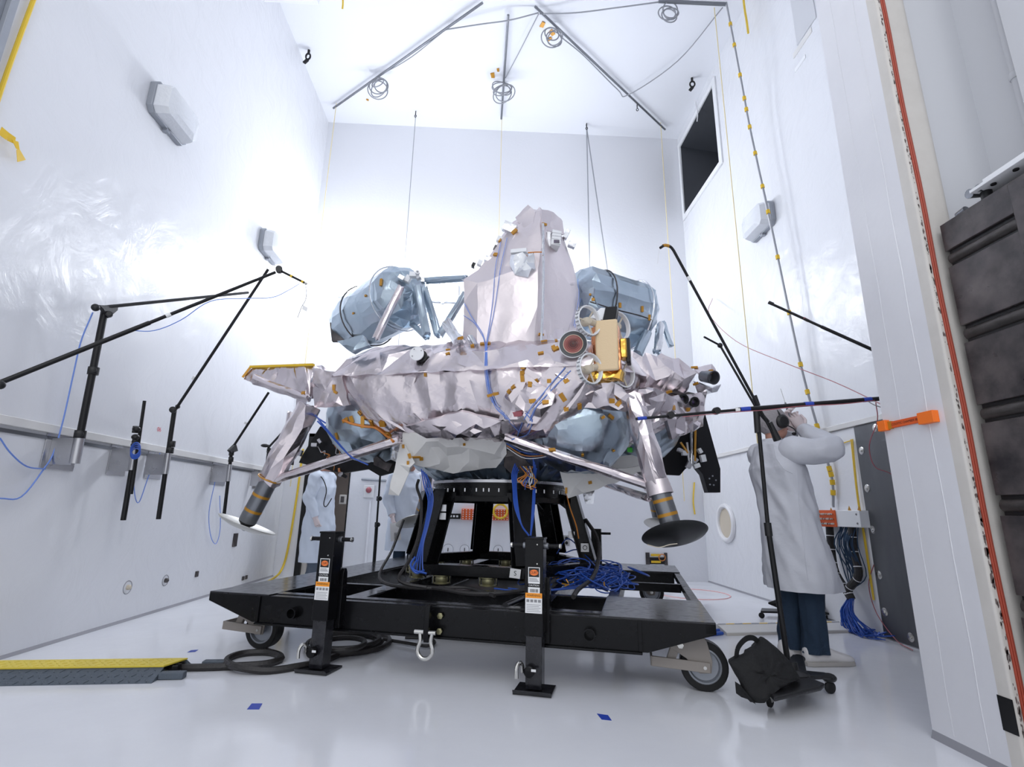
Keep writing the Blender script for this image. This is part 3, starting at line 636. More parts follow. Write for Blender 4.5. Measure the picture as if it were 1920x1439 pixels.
# casters
def caster(a, b, pedal):
    c = T(a, b, .0); ax = -TW; s_ = TU
    base = MB(); tbox(base, a - .26, a + .02, b - .09, b + .09, .325, .345)
    cas = base.build('caster', M['caster'], dolly, .003)
    wc = c + V((0, 0, .137))
    MB().lathe(wc - ax * .045, ax, [(.098, 0), (.128, 0), (.136, .008), (.136, .082), (.128, .09), (.098, .09)], 36, False).build('wheel', M['rubber'], cas)
    MB().lathe(wc - ax * .042, ax, [(.1, 0), (.1, .084), (.088, .086), (.082, .06), (.03, .058), (.03, .09), (.001, .09)], 30).build('rim', M['galv'], cas)
    for sd in (-1, 1):
        p0 = wc + ax * (.056 * sd)
        pl = [p0 + s_ * x + TZ * z for x, z in ((-.24, .19), (-.02, .19), (.02, .14), (.045, .03), (.035, -.03), (-.03, -.035), (-.10, .04), (-.20, .10))]
        MB().prism(pl, ax * (.011 * sd)).build('fork', M['caster'], cas, .002)
        MB().lathe(p0 + ax * (.011 * sd), ax * sd, [(.017, 0), (.017, .008), (.010, .009), (.010, .018)], 10).build('bolt', M['chrome'], cas)
        MB().lathe(p0 + ax * (.011 * sd) - s_ * .13 + TZ * .11, ax * sd, [(.019, 0), (.019, .010), (.011, .011), (.011, .02)], 6).build('bolt', M['chrome'], cas)
    # foot brake arm
    if pedal:
        p0 = wc + ax * .075
        MB().bar(p0 + s_ * .03 + TZ * .0, p0 - s_ * .30 + TZ * .015, .014, .055, TZ).build('brake_arm', M['caster'], cas, .003)
        MB().bar(p0 - s_ * .30 + TZ * .015, p0 - s_ * .30 - ax * .16 + TZ * .015, .012, .055, TZ).build('brake_bar', M['caster'], cas, .003)
        MB().bar(p0 - s_ * .19 - ax * .03 + TZ * .02, p0 - s_ * .13 - ax * .03 + TZ * .17, .05, .03, ax).build('spring_arm', M['caster'], cas, .003)
for _u, _v in ((484, 1219), (1324, 1299)):
    _p = FL(_u, _v) - TO; caster(_p.dot(TU), _p.dot(TW) + .045, True)
caster(-1.40, 1.45, False); caster(1.42, 1.45, False)
# shackle and bracket on the front beam
p = T(.03, -H, .315)
MB().bar(p - TU * .02 + TZ * -.09, p - TU * .02 + TZ * .075, .14, .022, TU).build('tow_bracket', M['black_gloss'], dolly, .003)
for dz in (-.055, .035): MB().lathe(p + TU * .03 - TW * .012 + TZ * dz, -TW, [(.020, 0), (.020, .012), (.016, .014)], 6).build('bolt', M['brass'], dolly)
tl = MB(); tl.prism([p - TU * .045 - TW * .02 + TZ * z + TW * (-y) for y, z in ((0, .07), (.05, .11), (.075, .10), (.085, -.06), (.07, -.11), (0, -.08))], TU * .035); tl.build('tow_tongue', M['black_gloss'], dolly, .004)
sc = p - TU * .03 - TW * .09 + TZ * -.08
MB().tube([sc - TU * .040 + TZ * .03, sc - TU * .035 + TZ * -.02, sc - TU * .048 + TZ * -.06, sc - TU * .045 + TZ * -.09, sc - TU * .025 + TZ * -.113, sc + TZ * -.12, sc + TU * .025 + TZ * -.113, sc + TU * .045 + TZ * -.09, sc + TU * .048 + TZ * -.06, sc + TU * .035 + TZ * -.02, sc + TU * .040 + TZ * .03], .0125, 10, smooth=5).build('shackle', M['chrome'], dolly)
MB().tube([sc - TU * .075 + TZ * .03, sc + TU * .065 + TZ * .03], .013, 10).build('shackle_pin', M['chrome'], dolly)
# jacks
def jack(u, v, front, logo=True):
    b = FL(u, v, 0); a_, b_ = (b - TO).dot(TU), (b - TO).dot(TW)
    def J(x, y, z): return T(a_ + x, b_ + y, z)
    def jb(name, m, par, x0, x1, y0, y1, z0, z1, bev=.004):
        mb = MB(); tbox(mb, a_ + x0, a_ + x1, b_ + y0, b_ + y1, z0, z1); return mb.build(name, m, par, bev)
    jk = jb('jack', M['black_gloss'], dolly, -.056, .056, -.056, .056, .30, .845)
    jb('inner_tube', M['black_worn'], jk, -.048, .048, -.048, .048, .02, .31)
    pl = MB(); pl.prism([J(-.11, -.09, .004), J(.11, -.09, .004), J(.11, .09, .004), J(-.11, .09, .004)], TZ * .012)
    pl.prism([J(-.11, -.09, .004), J(.11, -.09, .004), J(.11, -.105, .022), J(-.11, -.105, .022)], TZ * .008)
    pl.build('foot_plate', M['black_worn'], jk, .002)
    jb('top_cap', M['black_gloss'], jk, -.06, .06, -.06, .06, .838, .85, .003)
    for s_ in (-1, 1):
        MB().tube([J(.056 * s_, 0, .80), J(.15 * s_, 0, .80)], [.013, .013], 12).build('crank_bar', M['black_gloss'], jk)
        MB().lathe(J(.056 * s_, 0, .80), TU * s_, [(.019, 0), (.019, .02), (.015, .024)], 12).build('collar', M['grey_tube'], jk)
        MB().lathe(J(.145 * s_, 0, .80), TU * s_, [(.015, 0), (.017, .01), (.010, .014)], 12).build('crank_cap', M['chrome'], jk)
    for z in (.70, .81): MB().lathe(J(.02, -.056, z), -TW, [(.006, 0), (.004, .004)], 8).build('rivet', M['chrome'], jk)
    # mounting plate behind with a rounded top
    pp = [(.06, .24), (.06, .58), (.075, .61), (.095, .61), (.11, .585), (.13, .40), (.17, .36), (.17, .24)] if front else [(.06, .24), (.06, .60), (.10, .60), (.13, .40), (.13, .24)]
    MB().prism([J(.045, y, z) for y, z in pp], TU * .03).build('mount_plate', M['black_gloss'], jk, .003)
    # hook and pin near the foot
    y0 = -.056
    MB().tube([J(-.062, y0 - .0, .11), J(-.062, y0 - .02, .155), J(-.075, y0 - .04, .165), J(-.085, y0 - .055, .14), J(-.085, y0 - .055, .09)], .011, 8, smooth=4).build('hook', M['chrome'], jk)
    MB().lathe(J(-.02, y0, .12), -TW, [(.03, 0), (.03, .03), (.024, .034)], 18).build('pin_collar', M['black_gloss'], jk)
    mb = MB(); tbox(mb, a_ - .005, a_ + .022, b_ + y0 - .036, b_ + y0 - .034, .125, .138); mb.build('tag', M['paper'], jk)
    if not front: return jk
    yf = -.056
    def decal(name, m, x0, x1, z0, z1, d, par):
        mb = MB(); tbox(mb, a_ + x0, a_ + x1, b_ + yf - d, b_ + yf, z0, z1); return mb.build(name, M[m], par)
    s1 = decal('brand_sticker', 'paper', -.034, .036, .588, .680, .0008, jk)
    decal('logo_ground', 'ink', -.030, .032, .625, .676, .0012, s1)
    lg = MB(); cc = J(.001, yf - .0012, .650)
    lg.add([cc + TU * (.026 * math.cos(2 * PI * k / 24)) + TZ * (.017 * math.sin(2 * PI * k / 24)) - TW * .0004 for k in range(24)], [tuple(range(24))]); lg.build('logo_oval', M['logo_orange'], s1)
    text_mb('CURT', .019, cc - TW * .0006, TU, TZ).build('logo_text', M['ink'], s1)
    for k in range(3): decal('print_line', 'ink_grey', -.028, .03 - .006 * k, .600 + .007 * k, .6035 + .007 * k, .0011, s1)
    text_mb('CAUTION', .014, J(.001, yf - .0006, .578), TU, TZ).build('print', M['paper'], jk)
    s2 = decal('barcode_label', 'paper', -.034, .036, .535, .568, .0008, jk)
    r = random.Random(5); x = -.022
    bc = MB()
    while x < .026:
        wv = r.choice((.0012, .002, .003)); tbox(bc, a_ + x, a_ + x + wv, b_ + yf - .0012, b_ + yf, .540, .558); x += wv + r.choice((.0015, .0025))
    o = bc.build('barcode', M['ink'], s2); o['kind'] = 'stuff'
    s3 = decal('warning_label', 'paper', -.050, .050, .425, .508, .0008, jk)
    decal('header', 'label_orange', -.050, .050, .508, .536, .0010, s3)
    text_mb('WARNING', .017, J(0, yf - .0011, .522), TU, TZ).build('header_text', M['ink'], s3)
    for k in range(4): decal('pictogram', 'ink_grey', -.043 + k * .023, -.026 + k * .023, .485, .500, .0011, s3)
    for k in range(5): decal('print_line', 'ink_grey', -.042, .042 - .01 * (k % 2), .434 + .009 * k, .4365 + .009 * k, .0011, s3)
    return jk
jack(1003, 1297, True); jack(598, 1258, True)
# rear jack seen behind the stand
def rear_jack(u0, v0, Y):
    p = AT(u0, v0, Y); q = V((p.x, p.y, .35))
    mb = MB(); mb.bar(q, V((p.x, p.y, p.z)), .11, .11, TU); j = mb.build('jack', M['black_gloss'], dolly, .004)
    MB().tube([p + V((.05, 0, -.05)), p + V((.16, 0, -.05))], .014, 10).build('crank_bar', M['black_gloss'], j)
rear_jack(1118, 992, 5.95)

# ================================================================== stand
SO = V((.12, 5.22, 0))
stand = thing('lander_stand', SO + V((0, 0, .4)), 'black six-legged adapter stand with a ring under the lander', 'stand')
ang = [math.radians(-77 + 60 * k) for k in range(6)]
def S(a, r, z): return SO + V((math.cos(a) * r, math.sin(a) * r, z))
for a in ang:
    d = V((math.cos(a), math.sin(a), 0)); tdir = V((-d.y, d.x, 0)); p0, p1 = S(a, .87, .56), S(a, .70, 1.17)
    mb = MB(); ax = (p1 - p0).normalized(); n_ = tdir.cross(ax).normalized()
    for s_ in (-1, 1): mb.bar(p0 + n_ * (.06 * s_), p1 + n_ * (.06 * s_), .19, .014, n_)
    mb.bar(p0, p1, .014, .12, n_)
    mb.build('column', M['black_gloss'], stand, .003)
    MB().prism([S(a, .66, 1.03), S(a, .66, 1.12), S(a, .54, 1.12)], tdir * .02).build('gusset', M['black_gloss'], stand, .002)
for i in range(6):
    a, b = ang[i], ang[(i + 1) % 6]
    MB().bar(S(a, .90, .52), S(b, .90, .52), .09, .085, TZ).build('base_rail', M['black_gloss'], stand, .004)
    MB().bar(S(a, .70, 1.12), S(b, .70, 1.12), .02, .08, TZ).build('upper_rail', M['black_gloss'], stand, .003)
MB().lathe(SO, (0, 0, 1), [(.60, 1.13), (.66, 1.13), (.66, 1.20), (.645, 1.20), (.645, 1.225), (.66, 1.225), (.66, 1.245), (.58, 1.245), (.58, 1.13)], 64, False).build('adapter_ring', M['black_gloss'], stand)
MB().lathe(SO, (0, 0, 1), [(.60, 1.246), (.665, 1.246), (.665, 1.27), (.60, 1.27)], 64, False).build('clamp_band', M['alu'], stand)
for k in range(48):
    a = 2 * PI * k / 48 + .05 * math.sin(k * 5)
    MB().bar(S(a, .662, 1.165), S(a, .662, 1.195), .012, .010).build('ring_bolt', M['alu'], stand)
# isolator mounts between stand and dolly
for i in range(6):
    for f_ in (.2, .65):
        a, b = ang[i], ang[(i + 1) % 6]; p = S(a, .90, 0).lerp(S(b, .90, 0), f_)
        im = MB().lathe((p.x, p.y, .41), (0, 0, 1), [(.062, 0), (.062, .008), (.05, .012), (.055, .035), (.05, .055), (.062, .06), (.062, .068)], 20).build('isolator', M['brass'], stand)
        for s_ in (-1, 1): MB().lathe((p.x + .07 * s_, p.y, .41), (0, 0, 1), [(.009, 0), (.009, .07)], 6).build('bolt', M['chrome'], im)
for a, z, s_ in ((ang[5], .95, 1), (ang[5], 1.02, -1), (ang[1], .80, 1)):
    p = S(a, .70, z) + V((-.0, -.075, 0)); MB().box(p, (.06, .008, .06)).build('clamp_plate', M['alu'], stand, .002)
p = S(ang[0], .90, .545) + V((-.09, -.055, -.02)); mb = MB().box(p, (.085, .004, .07), Matrix.Rotation(.12, 3, 'Y')); pl = mb.build('paper_tag', M['paper'], stand)
text_mb('S', .05, p + V((0, -.0025, 0)), (1, 0, 0), (0, 0, 1)).build('tag_mark', M['ink'], pl)
p = S(ang[1], .80, .69) + V((.02, -.085, 0)); mb = MB().box(p, (.075, .004, .075)); pl = mb.build('paper_tag', M['paper'], stand); MB().torus(p + V((0, -.003, 0)), (0, 1, 0), .018, .003, 20, 5).build('tag_ring', M['ink'], pl)

# ================================================================== lander
LA = math.radians(-15); LU = V((math.cos(LA), math.sin(LA), 0)); LW = V((-math.sin(LA), math.cos(LA), 0))
LO = V((.12, 5.25, 0))
def Lp(a, b, z): return LO + LU * a + LW * b + TZ * z
lander = thing('lunar_lander', LO + V((0, 0, 1.27)), 'crumpled silver foil wrapped lunar lander with four legs on the black stand', 'lander')
FOIL = []
def crease(p, sc, seed):
    q = p * sc + V((seed * 3.1, seed * 1.7, seed * 2.3))
    a = 1 - 2 * abs(noise.noise(q)); b = 1 - 2 * abs(noise.noise(q * 2.1 + V((5, 1, 3)))); c = noise.noise(q * .5)
    wv = q * 1.25 + V((noise.noise(q * .9), noise.noise(q * .9 + V((9, 2, 4))), noise.noise(q * .8 + V((1, 6, 2))))) * .7
    d = noise.voronoi(V((wv.x * .8, wv.y * .8, wv.z * 1.1)))[0]; e = noise.voronoi(q * 2.6 + V((3, 7, 1)))[0]
    return .22 * a + .05 * b + .5 * c + 1.0 * (d[0] - .45) + .28 * (e[0] - .45)
def foil_rings(name, rings, m, parent, amp=.02, sc=4, seed=1, nu=None, nv=None, cap=True, step=.03, sharp=17, label=None):
    # rings: list of closed polygons (lists of world points, same count); lofted, refined and crumpled
    step = step * 2.6; k = len(rings[0]); per = max(sum((r[i] - r[(i + 1) % k]).length for i in range(k)) for r in rings)
    hgt = max(sum((rings[j][i] - rings[j + 1][i]).length for j in range(len(rings) - 1)) for i in range(k))
    nu = nu or max(10, min(460, int(per / step))); 
    def resample(r):
        ds = [0]
        for i in range(k): ds.append(ds[-1] + (r[i] - r[(i + 1) % k]).length)
        out = []
        for q in range(nu):
            # share of samples per edge follows the widest ring so that columns line up
            t = q / nu; e = 0
            while e < k - 1 and cum[e + 1] <= t: e += 1
            f = (t - cum[e]) / max(1e-9, cum[e + 1] - cum[e]); out.append(r[e].lerp(r[(e + 1) % k], f))
        return out
    big = max(rings, key=lambda r: sum((r[i] - r[(i + 1) % k]).length for i in range(k)))
    ln = [(big[i] - big[(i + 1) % k]).length + 1e-6 for i in range(k)]; tot = sum(ln); cum = [0]
    for l in ln: cum.append(cum[-1] + l / tot)
    R = [resample(r) for r in rings]; rows = []
    for j in range(len(R) - 1):
        seg = max((R[j][i] - R[j + 1][i]).length for i in range(nu)); ns = max(1, int(seg / (step * 1.6)))
        for q in range(ns): rows.append([R[j][i].lerp(R[j + 1][i], q / ns) for i in range(nu)])
    rows.append(R[-1])
    if cap:
        for end in (0, -1):
            base = rows[end]; c = sum(base, V((0, 0, 0))) / nu; ex = []
            rad = max((p - c).length for p in base); ns = max(2, int(rad / (step * 1.5)))
            for q in range(1, ns): ex.append([p.lerp(c, q / ns) for p in base])
            rows = (list(reversed(ex)) + rows) if end == 0 else rows + ex
    nr = len(rows); rnd = random.Random(seed * 7 + nu); vs = []
    for j in range(nr):
        for i in range(nu):
            p = rows[j][i]
            du = rows[j][(i + 1) % nu] - rows[j][i - 1]; dv = rows[min(j + 1, nr - 1)][i] - rows[max(j - 1, 0)][i]
            n = du.cross(dv)
            if n.length < 1e-9: vs.append(p); continue
            n.normalize()
            jt = .30 if 0 < j < nr - 1 else 0
            vs.append(p + du * (rnd.uniform(-.5, .5) * jt) + dv * (rnd.uniform(-.5, .5) * jt) + n * (amp * (rnd.uniform(-.5, .5) + .6 * noise.noise(p * (sc * .7) + V((seed, 0, 0))))))
    tris = []
    for j in range(nr - 1):
        for i in range(nu):
            a_, b_, c_, d_ = j * nu + i, j * nu + (i + 1) % nu, (j + 1) * nu + (i + 1) % nu, (j + 1) * nu + i
            tris += [(a_, b_, c_), (a_, c_, d_)] if rnd.random() < .5 else [(a_, b_, d_), (b_, c_, d_)]
    # one finer level of folds at the middle of each edge
    mid = {}; out = []
    def mp(i, k):
        key = (min(i, k), max(i, k))
        if key not in mid:
            d = vs[i] - vs[k]; q = (vs[i] + vs[k]) / 2; o_ = V((rnd.uniform(-1, 1), rnd.uniform(-1, 1), rnd.uniform(-1, 1)))
            mid[key] = len(vs); vs.append(q + o_ * min(amp * .2, d.length * .06))
        return mid[key]
    for a_, b_, c_ in tris:
        x_, y_, z_ = mp(a_, b_), mp(b_, c_), mp(c_, a_); out += [(a_, x_, z_), (x_, b_, y_), (z_, y_, c_), (x_, y_, z_)]
    fs = out
    if cap: fs += [tuple(reversed(range(nu))), tuple(range((nr - 1) * nu, nr * nu))] if False else []
    if cap:
        for base in (0, (nr - 1) * nu):
            c = sum((vs[base + i] for i in range(nu)), V((0, 0, 0))) / nu; vs.append(c); ci = len(vs) - 1
            fs += [(base + i, mid.get((min(base + i, base + (i + 1) % nu), max(base + i, base + (i + 1) % nu)), base + i), ci) for i in range(nu)] + [(mid.get((min(base + i, base + (i + 1) % nu), max(base + i, base + (i + 1) % nu)), base + i), base + (i + 1) % nu, ci) for i in range(nu)]
    mb = MB().add(vs, fs); o = mb.build(name, m, parent, sharp=sharp, label=label); FOIL.append((mb.v, mb.f)); return o
from mathutils.geometry import delaunay_2d_cdt
def sheet(name, ps, m, parent, amp, seed, th, step=.055, sharp=24):
    # crumpled sheet filling a polygon of world points, with thickness th away from the viewer
    rnd = random.Random(seed * 13 + 1); c = sum(ps, V((0, 0, 0))) / len(ps); n = V((0, 0, 0))
    for i in range(len(ps)): n += (ps[i] - c).cross(ps[(i + 1) % len(ps)] - c)
    n.normalize()
    if n.dot(EYE - c) < 0: n = -n
    x, y = frame_of(n); edge = []
    for i in range(len(ps)):
        a, b = ps[i], ps[(i + 1) % len(ps)]; k = max(1, int((b - a).length / step))
        for q in range(k):
            p = a.lerp(b, q / k)
            if q: p += (x * rnd.uniform(-1, 1) + y * rnd.uniform(-1, 1)) * step * .12
            edge.append(p)
    P2 = [((p - c).dot(x), (p - c).dot(y)) for p in edge]; res = [(p - c).dot(n) for p in edge]; ne = len(P2)
    def inside(u, v):
        r = False
        for i in range(ne):
            (x0, y0), (x1, y1) = P2[i], P2[i - 1]
            if (y0 > v) != (y1 > v) and u < (x1 - x0) * (v - y0) / (y1 - y0) + x0: r = not r
        return r
    lo = (min(p[0] for p in P2), min(p[1] for p in P2)); hi = (max(p[0] for p in P2), max(p[1] for p in P2)); ins = []
    u = lo[0]
    while u < hi[0]:
        v = lo[1]
        while v < hi[1]:
            q = (u + rnd.uniform(-.4, .4) * step, v + rnd.uniform(-.4, .4) * step)
            if inside(*q) and min((q[0] - p[0]) ** 2 + (q[1] - p[1]) ** 2 for p in P2) > (step * .45) ** 2: ins.append(q)
            v += step
        u += step
    co, _e, fc, *_ = delaunay_2d_cdt([V(p) for p in P2 + ins], [(i, (i + 1) % ne) for i in range(ne)], [], 1, 1e-6)
    front = []
    for i, p in enumerate(co):
        ws = [1 / ((p[0] - q[0]) ** 2 + (p[1] - q[1]) ** 2 + 1e-5) for q in P2]; h = sum(a * b for a, b in zip(ws, res)) / sum(ws)
        k_ = 1 if i >= ne else .3
        front.append(c + x * p[0] + y * p[1] + n * (h + amp * rnd.uniform(-.6, .6) * k_ + (th * .35 if i >= ne else 0)))
    nf = len(front); vs = front + [c + x * (p[0] * .97) + y * (p[1] * .97) + n * (((front[i] - c).dot(n)) - th) for i, p in enumerate(co)]
    fs = [tuple(f) for f in fc] + [tuple(nf + i for i in reversed(f)) for f in fc] + [(i, (i + 1) % ne, nf + (i + 1) % ne, nf + i) for i in range(ne)]
    mb = MB().add(vs, fs); o = mb.build(name, m, parent, sharp=sharp); FOIL.append((mb.v, [f for f in mb.f])); return o
def foil_tube(name, pts, rad, m, parent, amp=.01, sc=9, seed=1, n=24, step=.025, sq=1.0, label=None):
    pts = [V(p) for p in pts]; x, y = frame_of(pts[-1] - pts[0]); rings = []
    for i, p in enumerate(pts):
        r = rad[i] if isinstance(rad, (list, tuple)) else rad
        rings.append([p + x * (math.cos(2 * PI * k / n) * r) + y * (math.sin(2 * PI * k / n) * r * sq) for k in range(n)])
    return foil_rings(name, rings, m, parent, amp, sc, seed, step=step, label=label)
def octo(h, c, z, hb=None):
    hb = hb or h
    return [Lp(a, b, z) for a, b in ((-h, -hb + c), (-h + c, -hb), (h - c, -hb), (h, -hb + c), (h, hb - c), (h - c, hb), (-h + c, hb), (-h, hb - c))]
# lower hull
foil_rings('lower_hull', [octo(1.0, .55, 1.56), octo(1.16, .50, 1.60), octo(1.27, .42, 1.74), octo(1.36, .36, 1.95), octo(1.38, .34, 2.09), octo(1.30, .34, 2.13)], M['foil'], lander, .034, 2.6, 1, step=.036, sharp=24)
# sloping belt above, its lower hem hanging over the hull
foil_rings('deck_belt', [octo(1.36, .33, 2.075), octo(1.425, .33, 2.06), octo(1.415, .33, 2.10), octo(1.33, .33, 2.26), octo(1.20, .34, 2.36), octo(.9, .3, 2.385)], M['foil'], lander, .024, 2.8, 2, step=.042, sharp=22)
# belly cone
foil_rings('belly', [[Lp(math.cos(t) * .62, math.sin(t) * .62, 1.27) for t in [k * PI / 8 + PI / 8 for k in range(16)]], [Lp(math.cos(t) * .85, math.sin(t) * .85, 1.40) for t in [k * PI / 8 + PI / 8 for k in range(16)]], [Lp(math.cos(t) * 1.12, math.sin(t) * 1.12, 1.66) for t in [k * PI / 8 + PI / 8 for k in range(16)]]], M['foil_blue'], lander, .02, 3, 3)
# tank bottoms bulging below
for (u, v, Y, r) in ((700, 788, 4.75, .43), (1085, 800, 4.25, .44), (1190, 790, 4.9, .46)):
    c = AT(u, v, Y); mb_r = []
    for i in range(1, 10):
        th = PI * i / 10; mb_r.append([c + V((math.sin(th) * math.cos(2 * PI * k / 24) * r, math.sin(th) * math.sin(2 * PI * k / 24) * r, -math.cos(th) * r * .92)) for k in range(24)])
    foil_rings('tank_bottom', mb_r, M['foil_blue'], lander, .012, 4, int(r * 100) + u, step=.045)
# top deck
MB().prism([Lp(a, b, 2.34) for a, b in ((-1.1, -.8), (-.8, -1.1), (.8, -1.1), (1.1, -.8), (1.1, .8), (.8, 1.1), (-.8, 1.1), (-1.1, .8))], TZ * .05).build('top_deck', M['foil_blue'], lander)
# right side module and its cap
def quadbox(a0, a1, b0, b1, z0, z1, t=.0, q=.0):
    return [[Lp(a0, b0, z0), Lp(a1 - t, b0 + t, z0 + q), Lp(a1 - t, b1 - t, z0 + q), Lp(a0, b1, z0)], [Lp(a0, b0, (z0 + z1) / 2), Lp(a1, b0, (z0 + z1) / 2), Lp(a1, b1, (z0 + z1) / 2), Lp(a0, b1, (z0 + z1) / 2)], [Lp(a0, b0, z1), Lp(a1 - t, b0 + t, z1 - q), Lp(a1 - t, b1 - t, z1 - q), Lp(a0, b1, z1)]]
foil_rings('side_module', quadbox(1.0, 1.86, -.62, .75, 1.93, 2.42, .12, .07), M['foil'], lander, .05, 3.4, 6)
foil_rings('side_skirt', [[Lp(.9, -.9, 1.60), Lp(1.35, -.5, 1.60), Lp(1.35, .5, 1.6), Lp(.9, .9, 1.60)], [Lp(1.0, -1.0, 1.8), Lp(1.66, -.55, 1.8), Lp(1.66, .6, 1.8), Lp(1.0, 1.0, 1.8)], [Lp(1.0, -1.0, 1.98), Lp(1.72, -.55, 1.98), Lp(1.72, .6, 1.98), Lp(1.0, 1.0, 1.98)]], M['foil'], lander, .035, 3.5, 8)
foil_rings('side_pack', quadbox(1.30, 1.80, -.10, .5, 2.36, 2.55, .1, .06), M['foil_blue'], lander, .03, 5, 7)
# flaps of loose foil at the front of the hull
def flap(name, pix, Y, m, amp=.02, sc=7, seed=1, th=.02):
    ps = [AT(u, v, y) for (u, v), y in zip(pix, Y if isinstance(Y, (list, tuple)) else [Y] * len(pix))]
    return sheet(name, ps, m, lander, amp, seed, th)
flap('hull_flap', [(945, 742), (985, 700), (1040, 740), (1035, 760), (1005, 795), (935, 790)], [3.86, 3.75, 3.72, 3.72, 3.8, 3.9], M['foil'], .035, 7, 11, .05)
flap('hull_flap', [(760, 800), (865, 772), (940, 790), (935, 822), (800, 822)], [4.0, 3.92, 3.9, 3.98, 4.08], M['foil'], .03, 6, 12, .04)
flap('hull_flap', [(585, 690), (640, 700), (655, 760), (590, 765)], [4.30, 4.2, 4.22, 4.33], M['foil'], .03, 7, 13, .03)
flap('hull_flap', [(1040, 700), (1140, 712), (1190, 745), (1180, 775), (1060, 760)], [3.72, 3.68, 3.64, 3.75, 3.85], M['foil'], .04, 7, 14, .04)
flap('corner_wrap', [(1170, 735), (1225, 728), (1265, 745), (1250, 790), (1190, 800)], [3.68, 3.7, 3.85, 3.9, 3.8], M['foil'], .045, 8, 15, .05)
flap('corner_wrap', [(1240, 745), (1325, 735), (1318, 800), (1262, 825)], [4.05, 4.4, 4.45, 4.15], M['foil'], .04, 7, 16, .04)
flap('deck_wrap', [(632, 640), (680, 628), (692, 648), (660, 662)], [4.15, 4.1, 4.08, 4.12], M['foil_blue'], .03, 9, 17, .06)
# tower: rows of (v, uA, uB, uC) with depths
tw = [(705, 866, 1012, 1062, 4.12, 3.93, 4.18), (640, 866, 1015, 1072, 4.12, 3.93, 4.25), (570, 872, 1018, 1090, 4.13, 3.95, 4.38), (512, 873, 1019, 1090, 4.15, 3.97, 4.4), (496, 893, 1019, 1086, 4.18, 3.98, 4.4), (455, 925, 1018, 1074, 4.22, 4.02, 4.4), (420, 943, 1017, 1062, 4.25, 4.08, 4.4), (398, 968, 1015, 1045, 4.3, 4.15, 4.4), (390, 985, 1012, 1030, 4.36, 4.25, 4.42)]
rg = []
for v, a, b, c, ya, yb, yc in tw:
    A, B, C = AT(a, v, ya), AT(b, v, yb), AT(c, v, yc); z = B.z
    A.z = C.z = z
    wback = .55 if v > 500 else .34
    rg.append([A, A.lerp(B, .5) + V((0, -.015, 0)), B, C, C + V((.02, wback, 0)), A + V((.06, wback + .15, 0))])
foil_rings('tower', rg, M['foil_tower'], lander, .024, 2.2, 21, step=.05, sharp=14)
flap('tower_crest', [(966, 408), (990, 384), (1000, 392), (1010, 430), (985, 440)], [4.24, 4.22, 4.2, 4.1, 4.14], M['foil_tower'], .02, 8, 23, .03)
flap('tower_crest', [(1016, 393), (1038, 398), (1055, 415), (1058, 440), (1018, 430)], [4.14, 4.2, 4.3, 4.32, 4.08], M['foil_tower'], .015, 8, 24, .03)
MB().tube([AT(1018, 420, 4.05), AT(1019, 500, 3.955), AT(1018, 570, 3.93), AT(1015, 640, 3.91), AT(1014, 690, 3.91)], .012, 6).build('tower_seam', M['foil_silver'], lander)
# sensor heads on the tower
c = AT(1040, 452, 4.12); hd = MB().box(c, (.085, .12, .15), Matrix.Rotation(.15, 3, 'Z') @ Matrix.Rotation(.1, 3, 'Y')).build('camera_head', M['white_metal'], lander, .004)
MB().box(c + V((-.055, .02, .0)), (.035, .10, .15)).build('bracket', M['alu'], hd, .003)
MB().box(c + V((.008, -.062, -.045)), (.075, .012, .045)).build('bezel', M['white_metal'], hd, .002)
MB().box(c + V((.008, -.07, -.045)), (.05, .006, .03)).build('lens', M['lens_dark'], hd)
for k in range(3): MB().box(c + V((.0, -.0, .045 - .03 * k)), (.09, .124, .004), Matrix.Rotation(.15, 3, 'Z')).build('fin', M['alu'], hd)
flap('foil_box', [(958, 478), (1000, 472), (1004, 505), (990, 520), (965, 515), (955, 495)], [4.02, 3.97, 3.95, 3.97, 4.0, 4.03], M['foil_silver'], .012, 14, 25, .09)
c = AT(973, 472, 4.0); MB().box(c, (.14, .05, .035), Matrix.Rotation(LA, 3, 'Z')).build('foil_box_lid', M['white_metal'], lander, .003)
MB().tube([AT(990, 474, 3.98), AT(1005, 473, 3.96), AT(1016, 473, 3.95)], .005, 6).build('box_wire', M['orange_cable'], lander)
for (u, v, y, s1, s2, m) in ((955, 428, 4.2, .12, .09, 'foil_silver'), (937, 450, 4.25, .05, .05, 'white_metal'), (930, 467, 4.24, .04, .05, 'steel_dark'), (917, 488, 4.22, .08, .05, 'foil_silver'), (900, 494, 4.22, .04, .05, 'white_metal'), (1062, 440, 4.4, .04, .10, 'foil_silver'), (1072, 460, 4.42, .07, .05, 'foil_silver'), (888, 498, 4.25, .03, .04, 'black')):
    MB().box(AT(u, v, y), (s1, .05, s2), Matrix.Rotation(.4, 3, 'Y')).build('sensor_block', M[m], lander, .003)
p = AT(934, 656, 4.0); lk = MB().box(p, (.075, .014, .045), Matrix.Rotation(LA, 3, 'Z')).build('connector_plate', M['steel_dark'], lander, .006)
for s_ in (-1, 1): MB().torus(p + LU * (.05 * s_), LW, .016, .005, 16, 6).build('handle', M['black'], lk)
MB().box(p - LW * .010, (.012, .004, .012), Matrix.Rotation(LA, 3, 'Z')).build('stud', M['brass'], lk)
